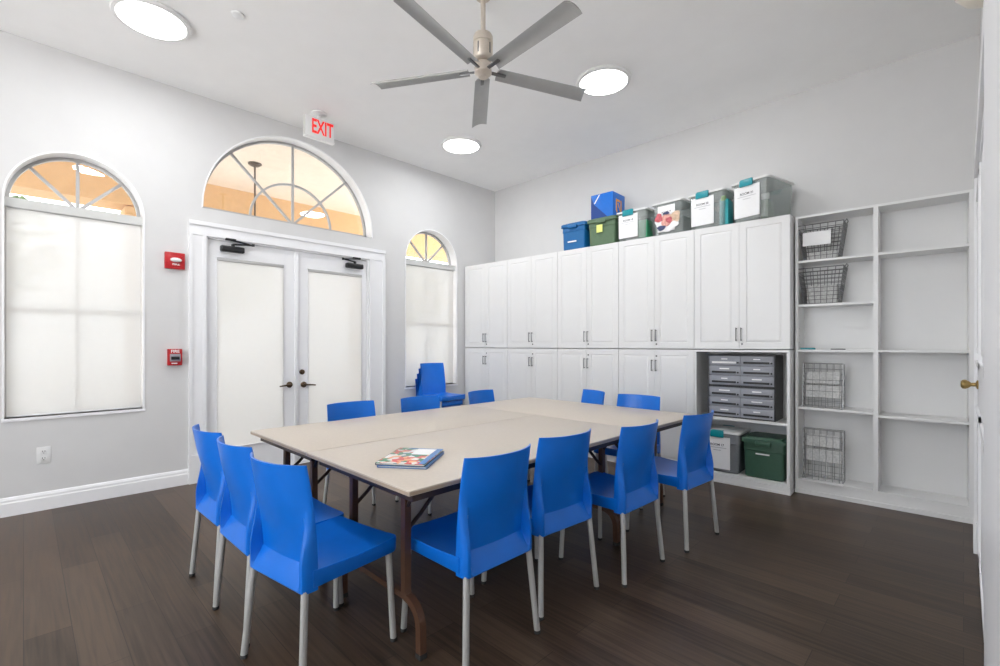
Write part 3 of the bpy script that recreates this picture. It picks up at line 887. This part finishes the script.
inside('paper_stack', -0.36, 0.22, 0.014, 0.18, 0.20, 0.20, 'paper_grey', 'grey papers in the largest clear bin at the right end', 'paper')
inside('folder', -0.205, 0.15, 0.014, 0.06, 0.22, 0.17, 'bin_green_pale', 'dull green folder inside the largest clear bin', 'folder')
inside('crumpled_paper', -0.195, 0.04, 0.175, 0.06, 0.03, 0.05, 'paper', 'small white paper in the right front of the largest clear bin', 'paper')
# paper cutouts stuck to the front of the ROOM 19 bin
t = thing('paper_cutouts', 'cluster of pink and white paper cutouts on the ROOM 19 bin', 'paper craft', CP(-1.060, -0.010, ZTB + 0.12), math.radians(-4.6))
for i, (x, z, rx, rz_, m) in enumerate(((-0.01, -0.015, 0.125, 0.078, 'paper'), (0.0, 0.015, 0.075, 0.060, 'card_pink'), (-0.095, 0.05, 0.042, 0.045, 'card_red'),
                                     (0.085, 0.035, 0.052, 0.055, 'card_tan'), (-0.065, -0.055, 0.045, 0.026, 'card_navy'), (0.075, -0.040, 0.045, 0.030, 'paper'), (-0.01, 0.085, 0.035, 0.014, 'card_navy'), (0.02, 0.012, 0.035, 0.03, 'card_red'))):
    bm = bmesh.new()
    pts = []
    for j in range(18):
        a = 2 * PI * j / 18
        k = 1 + 0.13 * math.sin(3 * a + i * 1.7) + 0.06 * math.cos(5 * a + i)
        pts.append((x + rx * k * math.cos(a), z + rz_ * k * math.sin(a)))
    poly_prism(bm, pts, 'y', -0.0015 * i - 0.0012, -0.0015 * i)
    obj('cutout', bm, m, t, smooth=False)

def tote(pos, w, d, h, m, label, group=None, sticker=None, rz=0):
    t = thing('storage_tote', label, 'bin', pos, TH_C + rz, group)
    tub = obj('tub', bin_shell(w - 0.035, w * 0.86, d - 0.035, d * 0.88, h - 0.03, r=0.025), m, t)
    bm = lid_bm(w, d, h - 0.030, t=0.030, lip=0.020, r=0.03)
    obj('lid', bm, m, t)
    bm = bmesh.new(); box(bm, -w * 0.17, w * 0.17, -d / 2 - 0.012, -d / 2 + 0.02, h - 0.072, h - 0.030, bev=0.008)
    box(bm, -w * 0.17, w * 0.17, d / 2 - 0.02, d / 2 + 0.012, h - 0.072, h - 0.030, bev=0.008)
    obj('handle', bm, m, t)
    return t
tb = tote(bpos(-2.375, -2.02, 0.36), 0.345, 0.36, 0.318, 'bin_blue', 'blue storage tote at the left end of the bins on the cabinets')
bm = bmesh.new(); box(bm, -0.205, -0.155, -0.07, 0.07, 0.235, 0.290, bev=0.01); obj('handle', bm, 'bin_blue', tb)
obj('label_strip', B(-0.07, 0.05, -0.1735, -0.171, 0.085, 0.10), 'paper', tb, smooth=False)
tg = tote(bpos(-2.008, -1.640, 0.36), 0.372, 0.36, 0.312, 'bin_green_pale', 'sage green tote with a yellow note, blue box on its lid')
obj('sticky_note', B(-0.055, 0.02, -0.1775, -0.175, 0.14, 0.225), 'sticky', tg, smooth=False)
# blue cardboard box on the sage tote
t = thing('cardboard_box', 'blue cube shaped cardboard box on the sage green tote', 'box', CP(-1.838, 0.185, ZTB + 0.313), TH_C)
obj('body', B(-0.138, 0.138, -0.138, 0.138, 0, 0.27, bev=0.003), 'box_blue', t)
bm = bmesh.new(); poly_prism(bm, [(-0.137, 0.01), (-0.137, 0.26), (-0.10, 0.165), (0.07, 0.002), (-0.137, 0.002)], 'y', -0.1392, -0.1382)
obj('navy_panel', bm, 'box_navy', t, smooth=False)
bm = bmesh.new(); poly_prism(bm, [(-0.100, 0.170), (-0.085, 0.170), (-0.020, 0.262), (-0.035, 0.262)], 'y', -0.1396, -0.1384)
obj('white_stripe', bm, 'paper', t, smooth=False)
bm = bmesh.new()
poly_prism(bm, [(-0.07, 0.20), (-0.07, 0.07), (-0.045, 0.045), (-0.03, 0.065), (-0.045, 0.08), (-0.045, 0.175), (0.02, 0.175), (0.02, 0.20)], 'x', 0.1384, 0.1394)
poly_prism(bm, [(0.035, 0.20), (0.06, 0.20), (0.06, 0.06), (0.035, 0.09)], 'x', 0.1384, 0.1394)
poly_prism(bm, [(-0.035, 0.16), (-0.015, 0.16), (0.045, 0.07), (0.025, 0.07)], 'x', 0.1384, 0.1394)
obj('orange_emblem', bm, 'orange', t, smooth=False)

# niche contents
NZ = 0.0885
clear_bin(NICHE + UX * 0.235 + UY * 0.20 + Vector((0, 0, NZ)), 0.345, 0.36, 0.40, 'ROOM 17', 'smoky clear bin marked ROOM 17 on the floor of the open niche', 'bins in the open niche', plastic='clear_grey', lx=-0.03, lw=0.66)
tn = tote(NICHE + UX * 0.592 + UY * 0.195 + Vector((0, 0, NZ)), 0.360, 0.36, 0.365, 'bin_green', 'dark green tote on the floor of the open niche', 'bins in the open niche')
obj('label_strip', B(-0.06, 0.05, -0.1785, -0.176, 0.215, 0.227), 'paper', tn, smooth=False)
# literature sorters
def sorter(z, label, paper_first):
    t = thing('literature_sorter', label, 'sorter', NICHE + UX * 0.398 + UY * 0.05 + Vector((0, 0, z)), TH_C, 'grey literature sorters')
    w, h, d = 0.566, 0.292, 0.30
    bm = bmesh.new()
    box(bm, -w / 2, -w / 2 + 0.008, 0, d, 0, h); box(bm, w / 2 - 0.008, w / 2, 0, d, 0, h)
    box(bm, -w / 2 + 0.008, w / 2 - 0.008, 0, d, 0, 0.008); box(bm, -w / 2 + 0.008, w / 2 - 0.008, 0, d, h - 0.008, h)
    box(bm, -w / 2 + 0.008, w / 2 - 0.008, d - 0.006, d, 0.008, h - 0.008)
    obj('case', bm, 'black', t, smooth=False)
    ph = (h - 0.020) / 3; pw = (w - 0.022) / 2
    for c in range(2):
        for r_ in range(3):
            x0 = -w / 2 + 0.010 + c * (pw + 0.002); z0 = 0.010 + r_ * ph
            dr = obj('drawer', B(x0, x0 + pw, -0.004, d - 0.02, z0 + 0.002, z0 + ph - 0.002, bev=0.002), 'sorter_grey', t)
            first = paper_first and c == 0 and r_ == 2
            obj('slot', B(x0 + 0.025, x0 + pw - 0.035, -0.007, -0.0035, z0 + 0.020, z0 + 0.038, bev=0.002), 'paper' if first else 'black', dr)
            lw_ = random.uniform(0.05, 0.12); cx = x0 + pw / 2
            obj('name_strip', B(cx - lw_ / 2, cx + lw_ / 2, -0.0055, -0.0038, z0 + 0.056, z0 + 0.066), 'paper', dr, smooth=False)
            obj('knob', lathe(bmesh.new(), [(0.007, 0), (0.008, -0.008), (0, -0.010)], (x0 + pw - 0.018, -0.0035, z0 + 0.028), 'y', 12), 'black', dr)
    return t
sorter(0.6025, 'grey six drawer sorter standing on the niche shelf, lower of two', False)
sorter(0.895, 'grey six drawer sorter stacked on the other, upper of two', True)

# ------------------------------------------------------------------ shelf contents
def wire_basket(x, z, wt, wb, h, label, card):
    t = thing('wire_basket', label, 'basket', SP(x, 0.13, z), TH_C, 'grey wire baskets on the upper shelves')
    dt, db = 0.235, 0.19
    r = 0.0026
    def lp(k, zz): # rectangle loop at fraction k
        w = wb + (wt - wb) * k; d = db + (dt - db) * k
        return [(-w / 2, -d / 2, zz), (w / 2, -d / 2, zz), (w / 2, d / 2, zz), (-w / 2, d / 2, zz), (-w / 2, -d / 2, zz)]
    for q in (0.0, 1.0):
        bm = bmesh.new(); L = lp(q, 0.003 + q * h)
        for a, b in zip(L[:-1], L[1:]): tube(bm, [a, b], 0.0042, 6)
        obj('rim', bm, 'wire', t)
    bm = bmesh.new()
    for i in range(1, 9):
        k = i / 9; L = lp(k, 0.003 + k * h)
        for a, b in zip(L[:-1], L[1:]): tube(bm, [a, b], r, 5)
    for side in range(4):
        for i in range(7):
            f = i / 6
            a = [lp(0, 0.003)[side][n] * (1 - f) + lp(0, 0.003)[side + 1][n] * f for n in range(3)]
            b = [lp(1, 0.003 + h)[side][n] * (1 - f) + lp(1, 0.003 + h)[side + 1][n] * f for n in range(3)]
            tube(bm, [a, b], r, 5)
    for i in range(1, 6):
        yy = -db / 2 + db * i / 6; tube(bm, [(-wb / 2, yy, 0.003), (wb / 2, yy, 0.003)], r, 5)
    obj('mesh_side', bm, 'wire', t)
    for s in (-1, 1):
        bm = bmesh.new()
        xx = s * wt / 2
        tube(bm, [(xx, -0.06, h), (xx + s * 0.012, -0.05, h + 0.022), (xx + s * 0.012, 0.05, h + 0.022), (xx, 0.06, h)], 0.0035, 6)
        obj('handle', bm, 'wire', t)
    if card:
        bm = bmesh.new(); box(bm, -0.125, 0.075, -dt / 2 - 0.010, -dt / 2 - 0.008, h * 0.40, h * 0.40 + 0.115)
        obj('blank_card', bm, 'paper', t, smooth=False)
    return t
wire_basket(0.180, 2.0065, 0.325, 0.245, 0.300, 'grey wire basket with a blank white card on the top shelf', True)
wire_basket(0.180, 1.6285, 0.325, 0.245, 0.305, 'grey wire basket full of paper on the second shelf', False)
for z, lab in ((2.0065, 'papers in the wire basket that has the white card'), (1.6285, 'papers in the wire basket on the second shelf')):
    o = obj('paper_stack', B(-0.105, 0.105, -0.075, 0.075, 0, 0.15 if z < 2 else 0.06, bev=0.004), 'paper_grey'); o.location = SP(0.182, 0.13, z + 0.0085); o.rotation_euler = (0, 0, TH_C + 0.02)
    tag(o, lab, 'paper')
def wire_rack(x, z, w, h, label, sheet_z):
    """upright literature rack of wire with slanted pockets"""
    t = thing('wire_rack', label, 'rack', SP(x, 0.11, z), TH_C, 'silver wire racks on the lower shelves')
    r = 0.0024
    bm = bmesh.new()
    for s in (-1, 1):
        xx = s * w / 2
        tube(bm, [(xx, -0.075, 0.004), (xx, 0.055, 0.004), (xx, 0.03, h), (xx, -0.03, h)], 0.004, 6)
        tube(bm, [(xx, -0.075, 0.004), (xx, -0.03, h)], 0.004, 6)
    tube(bm, [(-w / 2, -0.03, h), (w / 2, -0.03, h)], 0.004, 6); tube(bm, [(-w / 2, -0.075, 0.004), (w / 2, -0.075, 0.004)], 0.004, 6)
    tube(bm, [(-w / 2, 0.03, h), (w / 2, 0.03, h)], 0.004, 6)
    obj('frame', bm, 'wire_light', t)
    bm = bmesh.new()
    n = 9
    for i in range(n):
        k = i / (n - 1); y = -0.075 + 0.045 * k; zz = 0.004 + (h - 0.004) * k
        if i % 2: tube(bm, [(-w / 2, y, zz), (w / 2, y, zz)], r, 5)
        yb = 0.055 - 0.025 * k
        tube(bm, [(-w / 2, yb, zz), (w / 2, yb, zz)], r, 5)
        for s in (-1, 1): tube(bm, [(s * w / 2, y, zz), (s * w / 2, yb, max(0.004, zz - 0.05))], r, 5)
    for i in range(6):
        xx = -w / 2 + w * (i + 0.5) / 6
        tube(bm, [(xx, -0.075, 0.004), (xx, -0.03, h)], r, 5); tube(bm, [(xx, 0.055, 0.004), (xx, 0.03, h)], r, 5)
    obj('grid', bm, 'wire_light', t)
    return t
def slanted_sheet(x, z, w, h, z0, lab):
    bm = bmesh.new(); poly_prism(bm, [(-0.025, 0), (-0.021, 0), (0.012, h), (0.008, h)], 'x', -w / 2, w / 2)
    o = obj('paper_sheets', bm, 'paper_grey', smooth=False); o.location = SP(x, 0.11, z + z0); o.rotation_euler = (0, 0, TH_C); tag(o, lab, 'paper')
wire_rack(0.19, 0.7425, 0.285, 0.375, 'silver wire rack with papers on the shelf above the bottom one', 0.1)
wire_rack(0.19, 0.1185, 0.285, 0.430, 'silver wire rack with papers on the bottom shelf', 0.1)
slanted_sheet(0.19, 0.7425, 0.24, 0.10, 0.205, 'papers in the top pocket of the higher wire rack')
slanted_sheet(0.19, 0.7425, 0.25, 0.10, 0.085, 'papers in the lower pocket of the higher wire rack')
slanted_sheet(0.19, 0.1185, 0.24, 0.10, 0.285, 'papers in the top pocket of the lower wire rack')
slanted_sheet(0.19, 0.1185, 0.25, 0.10, 0.16, 'papers in the lower pocket of the lower wire rack')
o = obj('paper_sheet', B(-0.15, 0.15, -0.035, 0.035, 0, 0.006), 'paper', smooth=False); o.location = SP(0.19, -0.0, 0.1185); o.rotation_euler = (0, 0, TH_C - 0.03)
o.location = SP(0.19, 0.002, 0.1185)
tag(o, 'white printed sheet lying at the front edge of the bottom shelf', 'paper')
bm = bmesh.new(); poly_prism(bm, rrect(0.055, 0.03, 0.02), 'z', 0, 0.014)
o = obj('pencil_case', bm, 'teal'); o.location = SP(0.085, 0.05, 1.2385); o.rotation_euler = (0, 0, TH_C + 0.1)
tag(o, 'small flat teal case at the left of the middle shelf', 'case')
o = obj('pen', tube(bmesh.new(), [(-0.05, 0, 0.004), (0.05, 0.01, 0.004)], 0.004, 8), 'black'); o.location = SP(0.30, 0.03, 1.2385)
tag(o, 'thin dark pen lying on the middle shelf', 'pen')

# ------------------------------------------------------------------ folding tables
def folding_table(label, cx, cy, W, L, rz, ends=None):
    t = thing('folding_table', label, 'table', (cx, cy, 0), rz, 'tan folding tables pushed together')
    zt = 0.737
    hw, hl = W / 2 - 0.003, L / 2 - 0.003
    bm = bmesh.new(); box(bm, -hw, hw, -hl, hl, zt - 0.022, zt, bev=0.004)
    tp = obj('tabletop', bm, 'top', t)
    bm = bmesh.new()
    for (a, b, c, d) in ((-hw - 0.0008, -hw + 0.001, -hl + 0.004, hl - 0.004), (hw - 0.001, hw + 0.0008, -hl + 0.004, hl - 0.004), (-hw + 0.004, hw - 0.004, -hl - 0.0008, -hl + 0.001), (-hw + 0.004, hw - 0.004, hl - 0.001, hl + 0.0008)):
        box(bm, a, b, c, d, zt - 0.019, zt - 0.006)
    obj('edge_band', bm, 'edge', tp, smooth=False)
    bm = bmesh.new(); q = 0.045; th = 0.016; z0, z1 = zt - 0.062, zt - 0.0225
    box(bm, -hw + q, -hw + q + th, -hl + q, hl - q, z0, z1); box(bm, hw - q - th, hw - q, -hl + q, hl - q, z0, z1)
    box(bm, -hw + q + th, hw - q - th, -hl + q, -hl + q + th, z0, z1); box(bm, -hw + q + th, hw - q - th, hl - q - th, hl - q, z0, z1)
    obj('apron', bm, 'apron', t, smooth=False)
    for e in (-1, 1):
        yl = e * (hl - 0.138) if ends is None else ends[0 if e < 0 else 1]
        for s in (-1, 1):
            xl = s * (hw - 0.225)
            bm = bmesh.new()
            pts = [(xl, yl, zt - 0.024), (xl, yl, 0.24), (xl + s * 0.012, yl, 0.215)]
            for i in range(1, 7):
                a = PI / 2 * i / 6
                pts.append((xl + s * (0.012 + 0.095 * math.sin(a)), yl, 0.215 - 0.095 * (1 - math.cos(a))))
            pts.append((xl + s * 0.109, yl, 0.008))
            tube(bm, pts, 0.0155, square=True)
            lg = obj('leg', bm, 'brown', t, angle=60)
            obj('foot_cap', B(xl + s * 0.109 - 0.018, xl + s * 0.109 + 0.018, yl - 0.018, yl + 0.018, 0, 0.022, bev=0.003), 'rubber', lg)
            # folding brace from the leg up to the cross rod
            bm = bmesh.new()
            tube(bm, [(xl, yl - e * 0.016, 0.50), (xl, yl - e * 0.075, 0.545), (xl, yl - e * 0.19, 0.655), (xl, yl - e * 0.21, 0.672)], 0.0095, 8)
            obj('brace', bm, 'apron', t)
            # stiffener towards the side rail
            bm = bmesh.new()
            tube(bm, [(xl + s * 0.016, yl, 0.60), (xl + s * 0.055, yl, 0.66), (xl + s * 0.11, yl, 0.70)], 0.009, 8)
            obj('brace', bm, 'apron', t)
        bm = bmesh.new(); tube(bm, [(-hw + 0.225, yl, 0.215), (hw - 0.225, yl, 0.215)], 0.0125, square=True)
        obj('crossbar', bm, 'brown', t, angle=60)
        bm = bmesh.new(); tube(bm, [(-hw + 0.20, yl - e * 0.21, 0.672), (hw - 0.20, yl - e * 0.21, 0.672)], 0.011, 8)
        obj('cross_rod', bm, 'apron', t)
        bm = bmesh.new(); box(bm, -hw + 0.062, hw - 0.062, yl - 0.016, yl + 0.016, zt - 0.060, zt - 0.0225)
        obj('leg_rail', bm, 'apron', t, smooth=False)
    return t
folding_table('tan folding table nearest the viewer, with picture books on it', -1.911, 1.900, 0.904, 1.80, 0)
folding_table('tan folding table on the french door side of the group', -2.785, 1.902, 0.840, 1.80, 0)
folding_table('tan folding table set crosswise at the cabinet end of the group', -2.331, 3.244, 0.884, 1.744, PI / 2, (-0.611, 0.469))

# books
def book(z, dx, dy, rz, top, back, label, thick):
    t = thing('picture_book', label, 'book', (-1.850 + dx, 1.283 + dy, z), rz, 'picture books on the near table')
    w, l = 0.225, 0.305
    obj('front_cover', B(-w / 2, w / 2, -l / 2, l / 2, thick - 0.0022, thick, bev=0.0005), top, t)
    obj('back_cover', B(-w / 2, w / 2, -l / 2, l / 2, 0, 0.0022, bev=0.0005), back, t)
    obj('page_block', B(-w / 2 + 0.002, w / 2 - 0.004, -l / 2 + 0.004, l / 2 - 0.004, 0.0023, thick - 0.0023), 'pages', t, smooth=False)
    obj('spine', B(-w / 2 - 0.002, -w / 2, -l / 2, l / 2, 0, thick, bev=0.0008), back, t)
    return t, w, l
rz_b = math.atan2(0.128, 0.178) 
b0, w, l = book(0.7375, 0.006, 0.004, rz_b + 0.02, 'book_blue', 'book_blue', 'blue book lying under the picture book on the near table', 0.010)
b1, w, l = book(0.7480, 0, 0, rz_b, 'cover', 'book_dark', 'colourful picture book on top of the blue book on the near table', 0.011)
bm = bmesh.new(); box(bm, w / 2 - 0.030, w / 2 - 0.001, -l / 2 + 0.002, l / 2 - 0.002, 0.0111, 0.0115)
box(bm, -w / 2 + 0.06, w / 2 - 0.03, l / 2 - 0.012, l / 2 - 0.003, 0.0111, 0.0115)
obj('blue_border', bm, 'book_blue', b1, smooth=False)
bm = bmesh.new(); box(bm, w / 2 - 0.125, w / 2 - 0.032, l / 2 - 0.13, l / 2 - 0.014, 0.0111, 0.0115); obj('title_panel', bm, 'paper', b1, smooth=False)

# ------------------------------------------------------------------ chairs
def sstep(a, b, x):
    t = max(0.0, min(1.0, (x - a) / (b - a))); return t * t * (3 - 2 * t)
def chair_meshes():
    # local frame: +x forward, +y left of the sitter
    # --- seat
    bm = bmesh.new()
    nu, nv = 14, 14
    xf, xb = 0.242, -0.165
    def hwid(k): return 0.212 - 0.010 * k          # k 0 front .. 1 rear
    def topz(x, s):
        k = (xf - x) / (xf - xb)
        z = 0.452 - 0.016 * (1 - s * s) * (0.45 + 0.55 * sstep(0, 0.35, k)) - 0.010 * math.sin(PI * min(1, k * 0.9 + 0.05)) 
        return z
    rr = 0.035
    outline = []
    # rounded outline, walked counter clockwise, with matching top heights
    def corner(cx, cy, a0):
        for i in range(6):
            a = a0 + PI / 2 * i / 5
            outline.append((cx + rr * math.cos(a), cy + rr * math.sin(a)))
    N = 10
    def line(p, q):
        for i in range(1, N): outline.append((p[0] + (q[0] - p[0]) * i / N, p[1] + (q[1] - p[1]) * i / N))
    hf, hb = hwid(0), hwid(1)
    corner(xf - rr, hf - rr, 0); line((xf - rr, hf), (xb + 0.01, hb)); outline.append((xb, hb)); line((xb, hb), (xb, -hb)); outline.append((xb, -hb))
    line((xb + 0.01, -hb), (xf - rr, -hf)); corner(xf - rr, -hf + rr, -PI / 2); line((xf, -hf + rr), (xf, hf - rr))
    def ring(scale, dz, bottom=None):
        res = []
        for (x, y) in outline:
            cx = (xf + xb) / 2
            px, py = cx + (x - cx) * scale, y * scale
            hw_ = hwid((xf - px) / (xf - xb))
            s = max(-1, min(1, py / hw_))
            res.append((px, py, (topz(px, s) + dz) if bottom is None else bottom(px)))
        return res
    bot = lambda x: 0.388 - 0.004 * (xf - x) / (xf - xb)
    rings = [ring(0.93, 0, bot), ring(0.985, 0, bot), ring(1.0, 0, lambda x: bot(x) + 0.006), ring(1.003, -0.007), ring(1.0, -0.002), ring(0.992, 0)]
    rings += [ring(k, 0) for k in (0.9, 0.75, 0.6, 0.45, 0.3, 0.15, 0.03)]
    loft(bm, rings)
    seat = bm
    # --- backrest
    bm = bmesh.new()
    zs = [0.372, 0.378, 0.40, 0.42, 0.44, 0.458, 0.470, 0.48, 0.50, 0.525, 0.55, 0.58, 0.61, 0.64, 0.67, 0.70, 0.73, 0.76, 0.79, 0.815, 0.834, 0.840]
    us = [-1, -0.99, -0.97, -0.94, -0.90, -0.87, -0.82, -0.76, -0.70, -0.6, -0.45, -0.3, -0.15, 0, 0.15, 0.3, 0.45, 0.6, 0.70, 0.76, 0.82, 0.87, 0.90, 0.94, 0.97, 0.99, 1]
    def hw(z):
        k = (z - 0.372) / (0.84 - 0.372)
        return 0.199 - 0.001 * k - 0.006 * k ** 3
    def panel(u, z):                               # distance rearwards of the panel front
        k = (z - 0.43) / 0.40
        base = 0.162 + 0.004 * k + 0.036 * max(0, k) ** 2.0
        bow = 0.016 * (1 - u * u) + 0.044 * (1 - abs(u) ** 2.4) * sstep(0.44, 0.76, z)
        return base + bow - 0.018
    def rear(u, z):
        p = panel(u, z) + 0.009
        led = max(0.0, min(1.0, (0.458 - z) / (0.458 - 0.385)))
        tgt = 0.205
        post = max(0.0, min(1.0, (abs(u) - 0.82) / 0.05)) * (1 - sstep(0.46, 0.70, z))
        a = max(led, post)
        return p + (max(tgt, p) - p) * a
    def topdz(u, z):                               # corners ride up a little
        return 0.0
    front, back = [], []
    for z in zs:
        fr, br = [], []
        for u in us:
            w = hw(z) * u
            fx = panel(u, z) if z > 0.44 else min(panel(u, 0.44), 0.150)
            fr.append(bm.verts.new((-fx, w, z)))
            edge = 1.0
            rx = rear(u, z)
            e_ = max(0.0, (abs(u) - 0.90) / 0.10)
            rx = fx + (rx - fx) * (0.35 + 0.65 * math.sqrt(max(0.0, 1 - e_ * e_)))
            if z < 0.375: rx -= 0.003
            br.append(bm.verts.new((-rx, w, z)))
        front.append(fr); back.append(br)
    nz, nu_ = len(zs), len(us)
    for i in range(nz - 1):
        for j in range(nu_ - 1):
            bm.faces.new((front[i][j], front[i][j + 1], front[i + 1][j + 1], front[i + 1][j]))
            bm.faces.new((back[i][j], back[i + 1][j], back[i + 1][j + 1], back[i][j + 1]))
        bm.faces.new((front[i][0], front[i + 1][0], back[i + 1][0], back[i][0]))
        bm.faces.new((front[i][-1], back[i][-1], back[i + 1][-1], front[i + 1][-1]))
    for j in range(nu_ - 1):
        bm.faces.new((front[0][j], back[0][j], back[0][j + 1], front[0][j + 1]))
        bm.faces.new((front[-1][j], front[-1][j + 1], back[-1][j + 1], back[-1][j]))
    return seat, bm
def make_chair(label, loc, rz, group):
    t = thing('stacking_chair', label, 'chair', loc, rz, group)
    s, b = chair_meshes()
    obj('seat', s, 'blue', t, angle=32)
    obj('backrest', b, 'blue', t, angle=24)
    for (p, q) in (((0.205, 0.183, 0.392), (0.216, 0.203, 0.012)), ((0.205, -0.183, 0.392), (0.216, -0.203, 0.012)),
                   ((-0.187, 0.181, 0.384), (-0.215, 0.209, 0.012)), ((-0.187, -0.181, 0.384), (-0.215, -0.209, 0.012))):
        lg = obj('leg', tube(bmesh.new(), [p, q], 0.0135, 16), 'leg', t)
        obj('foot_cap', lathe(bmesh.new(), [(0.012, 0), (0.0145, 0.003), (0.0145, 0.014), (0.0135, 0.016)], (q[0], q[1], 0), 'z', 16), 'rubber', lg)
    return t
G1 = 'blue stacking chairs around the tables'
c0 = make_chair('blue chair seen from behind at the near table, closest to the books', (-1.564, 1.394, 0), math.radians(180 - 0.5), G1)
def CH(x, y, face_deg, label, g=G1, z=0): return dup(c0, (x, y, z), math.radians(face_deg), label, g)
CH(-1.600, 1.918, 180 - 4.5, 'blue chair seen from behind, second from the books along the near table')
CH(-1.486, 2.446, 180 - 1.5, 'blue chair seen from behind, third from the books along the near side')
CH(-1.414, 3.094, 180 - 4, 'blue chair seen from behind, beside the open niche at the end of the near side')
CH(-1.922, 0.878, 99, 'blue chair with its whole seat showing, at the front left of the tables')
CH(-2.372, 0.872, 91, 'blue chair in the middle of the three at the left end of the tables')
CH(-2.838, 0.876, 91.5, 'blue chair nearest the french doors at the left end of the tables')
CH(-3.130, 1.752, 0, 'blue chair behind the tables in front of the right french door leaf')
CH(-3.070, 2.345, 0, 'blue chair behind the tables directly in front of the stacked chairs')
CH(-3.078, 3.085, 10, 'blue chair behind the tables just right of the stacked chairs')
CH(-2.590, 3.640, 270 - 26, 'blue chair at the cabinet end of the tables, turned sideways, farther from the niche')
CH(-1.995, 3.560, 270 + 4, 'blue chair at the cabinet end of the tables, nearer the niche')
G2 = 'blue chairs stacked below the far arched window'
for i, lab in enumerate(('bottom blue chair of the stack under the far arched window', 'blue chair second from the bottom of the stack under the window',
                         'blue chair third from the bottom of the stack under the window', 'topmost blue chair of the stack under the far arched window')):
    CH(-4.84 + 0.028 * i, 3.735 + 0.006 * i, 2, lab, G2, z=0.0665 * i)

# ------------------------------------------------------------------ outside: porch, yard
struct('bounce_ground', B(XW - TH, 14, -22, YF - 0.2, -0.16, -0.04), 'bounce_ground', 'white ground added to bounce daylight in through the added window', 'bounce_ground')  # unseen reflector slab, added to brighten the ceiling
struct('ground', B(-40, XW - TH, -30, 30, -0.16, -0.04), 'concrete', 'pale concrete paving outside the windows', 'ground')
struct('porch_ceiling', B(-8.6, XW - TH, -8, 12, 3.72, 3.95), 'stucco_light', 'peach stucco porch ceiling seen through the fan window', 'porch ceiling')
struct('porch_beam', B(-8.6, -8.15, -8, 12, 3.20, 3.72), 'stucco', 'tan stucco porch beam seen through the fan window', 'porch beam')
for i, y in enumerate((-5.6, -2.4, 1.02, 4.48, 8.0)):
    bm = B(-8.55, -8.2, y, y + 0.34, -0.04, 3.20); box(bm, -8.60, -8.15, y - 0.05, y + 0.39, 3.06, 3.18, bev=0.01); box(bm, -8.60, -8.15, y - 0.05, y + 0.39, -0.04, 0.16, bev=0.01)
    struct('porch_column', bm, 'stucco', ('tan porch column far left outside the big window', 'tan porch column left outside the big window', 'tan porch column showing at the right side of the big window',
                                        'tan porch column showing at the right end of the fan window', 'tan porch column outside beyond the far window')[i], 'column')
t = thing('porch_pendant', 'dark pendant lamp rod hanging from the porch ceiling outside the fan window', 'lamp', (-6.80, 2.19, 3.72))
obj('canopy', lathe(bmesh.new(), [(0.085, -0.0005), (0.085, -0.012), (0.05, -0.035), (0.015, -0.045)], (0, 0, 0), 'z', 24), 'bronze', t)
obj('rod', lathe(bmesh.new(), [(0.012, -0.03), (0.012, -0.90)], (0, 0, 0), 'z', 12), 'bronze', t)
obj('lantern', lathe(bmesh.new(), [(0.02, -0.88), (0.12, -0.95), (0.13, -1.25), (0.05, -1.32), (0, -1.33)], (0, 0, 0), 'z', 16), 'bronze', t)
def tree(x, y, h, r, label):
    t = thing('tree', label, 'tree', (x, y, -0.04), 0, 'trees in the yard outside')
    obj('trunk', tube(bmesh.new(), [(0, 0, 0), (0.08, 0.05, h * 0.35), (0, 0.1, h * 0.7)], [0.16, 0.12, 0.07], 10), 'bark', t)
    bm = bmesh.new()
    rnd = random.Random(int(x * 10 + y))
    for _ in range(900):
        v = Vector((rnd.gauss(0, 1), rnd.gauss(0, 1), rnd.gauss(0, 1))).normalized() * (rnd.random() ** 0.4)
        c = Vector((v.x * r, v.y * r, h * 0.72 + v.z * r * 0.8))
        a, b = Vector((rnd.gauss(0, 1), rnd.gauss(0, 1), rnd.gauss(0, 1))).normalized(), Vector((rnd.gauss(0, 1), rnd.gauss(0, 1), rnd.gauss(0, 1))).normalized()
        s = 0.14
        bm.faces.new([bm.verts.new(c + a * s), bm.verts.new(c + b * s), bm.verts.new(c - a * s), bm.verts.new(c - b * s)])
    o = obj('foliage', bm, 'leafmat', t, smooth=False); o['kind'] = 'stuff'
tree(-17, -1.2, 5.2, 1.9, 'leafy tree in the yard, dim through the big left window shade')
tree(-18, 4.5, 5.0, 1.8, 'leafy tree in the yard, dim through the door shades')
tree(-16, 10.5, 4.6, 1.8, 'leafy tree in the yard, dim through the far window shade')
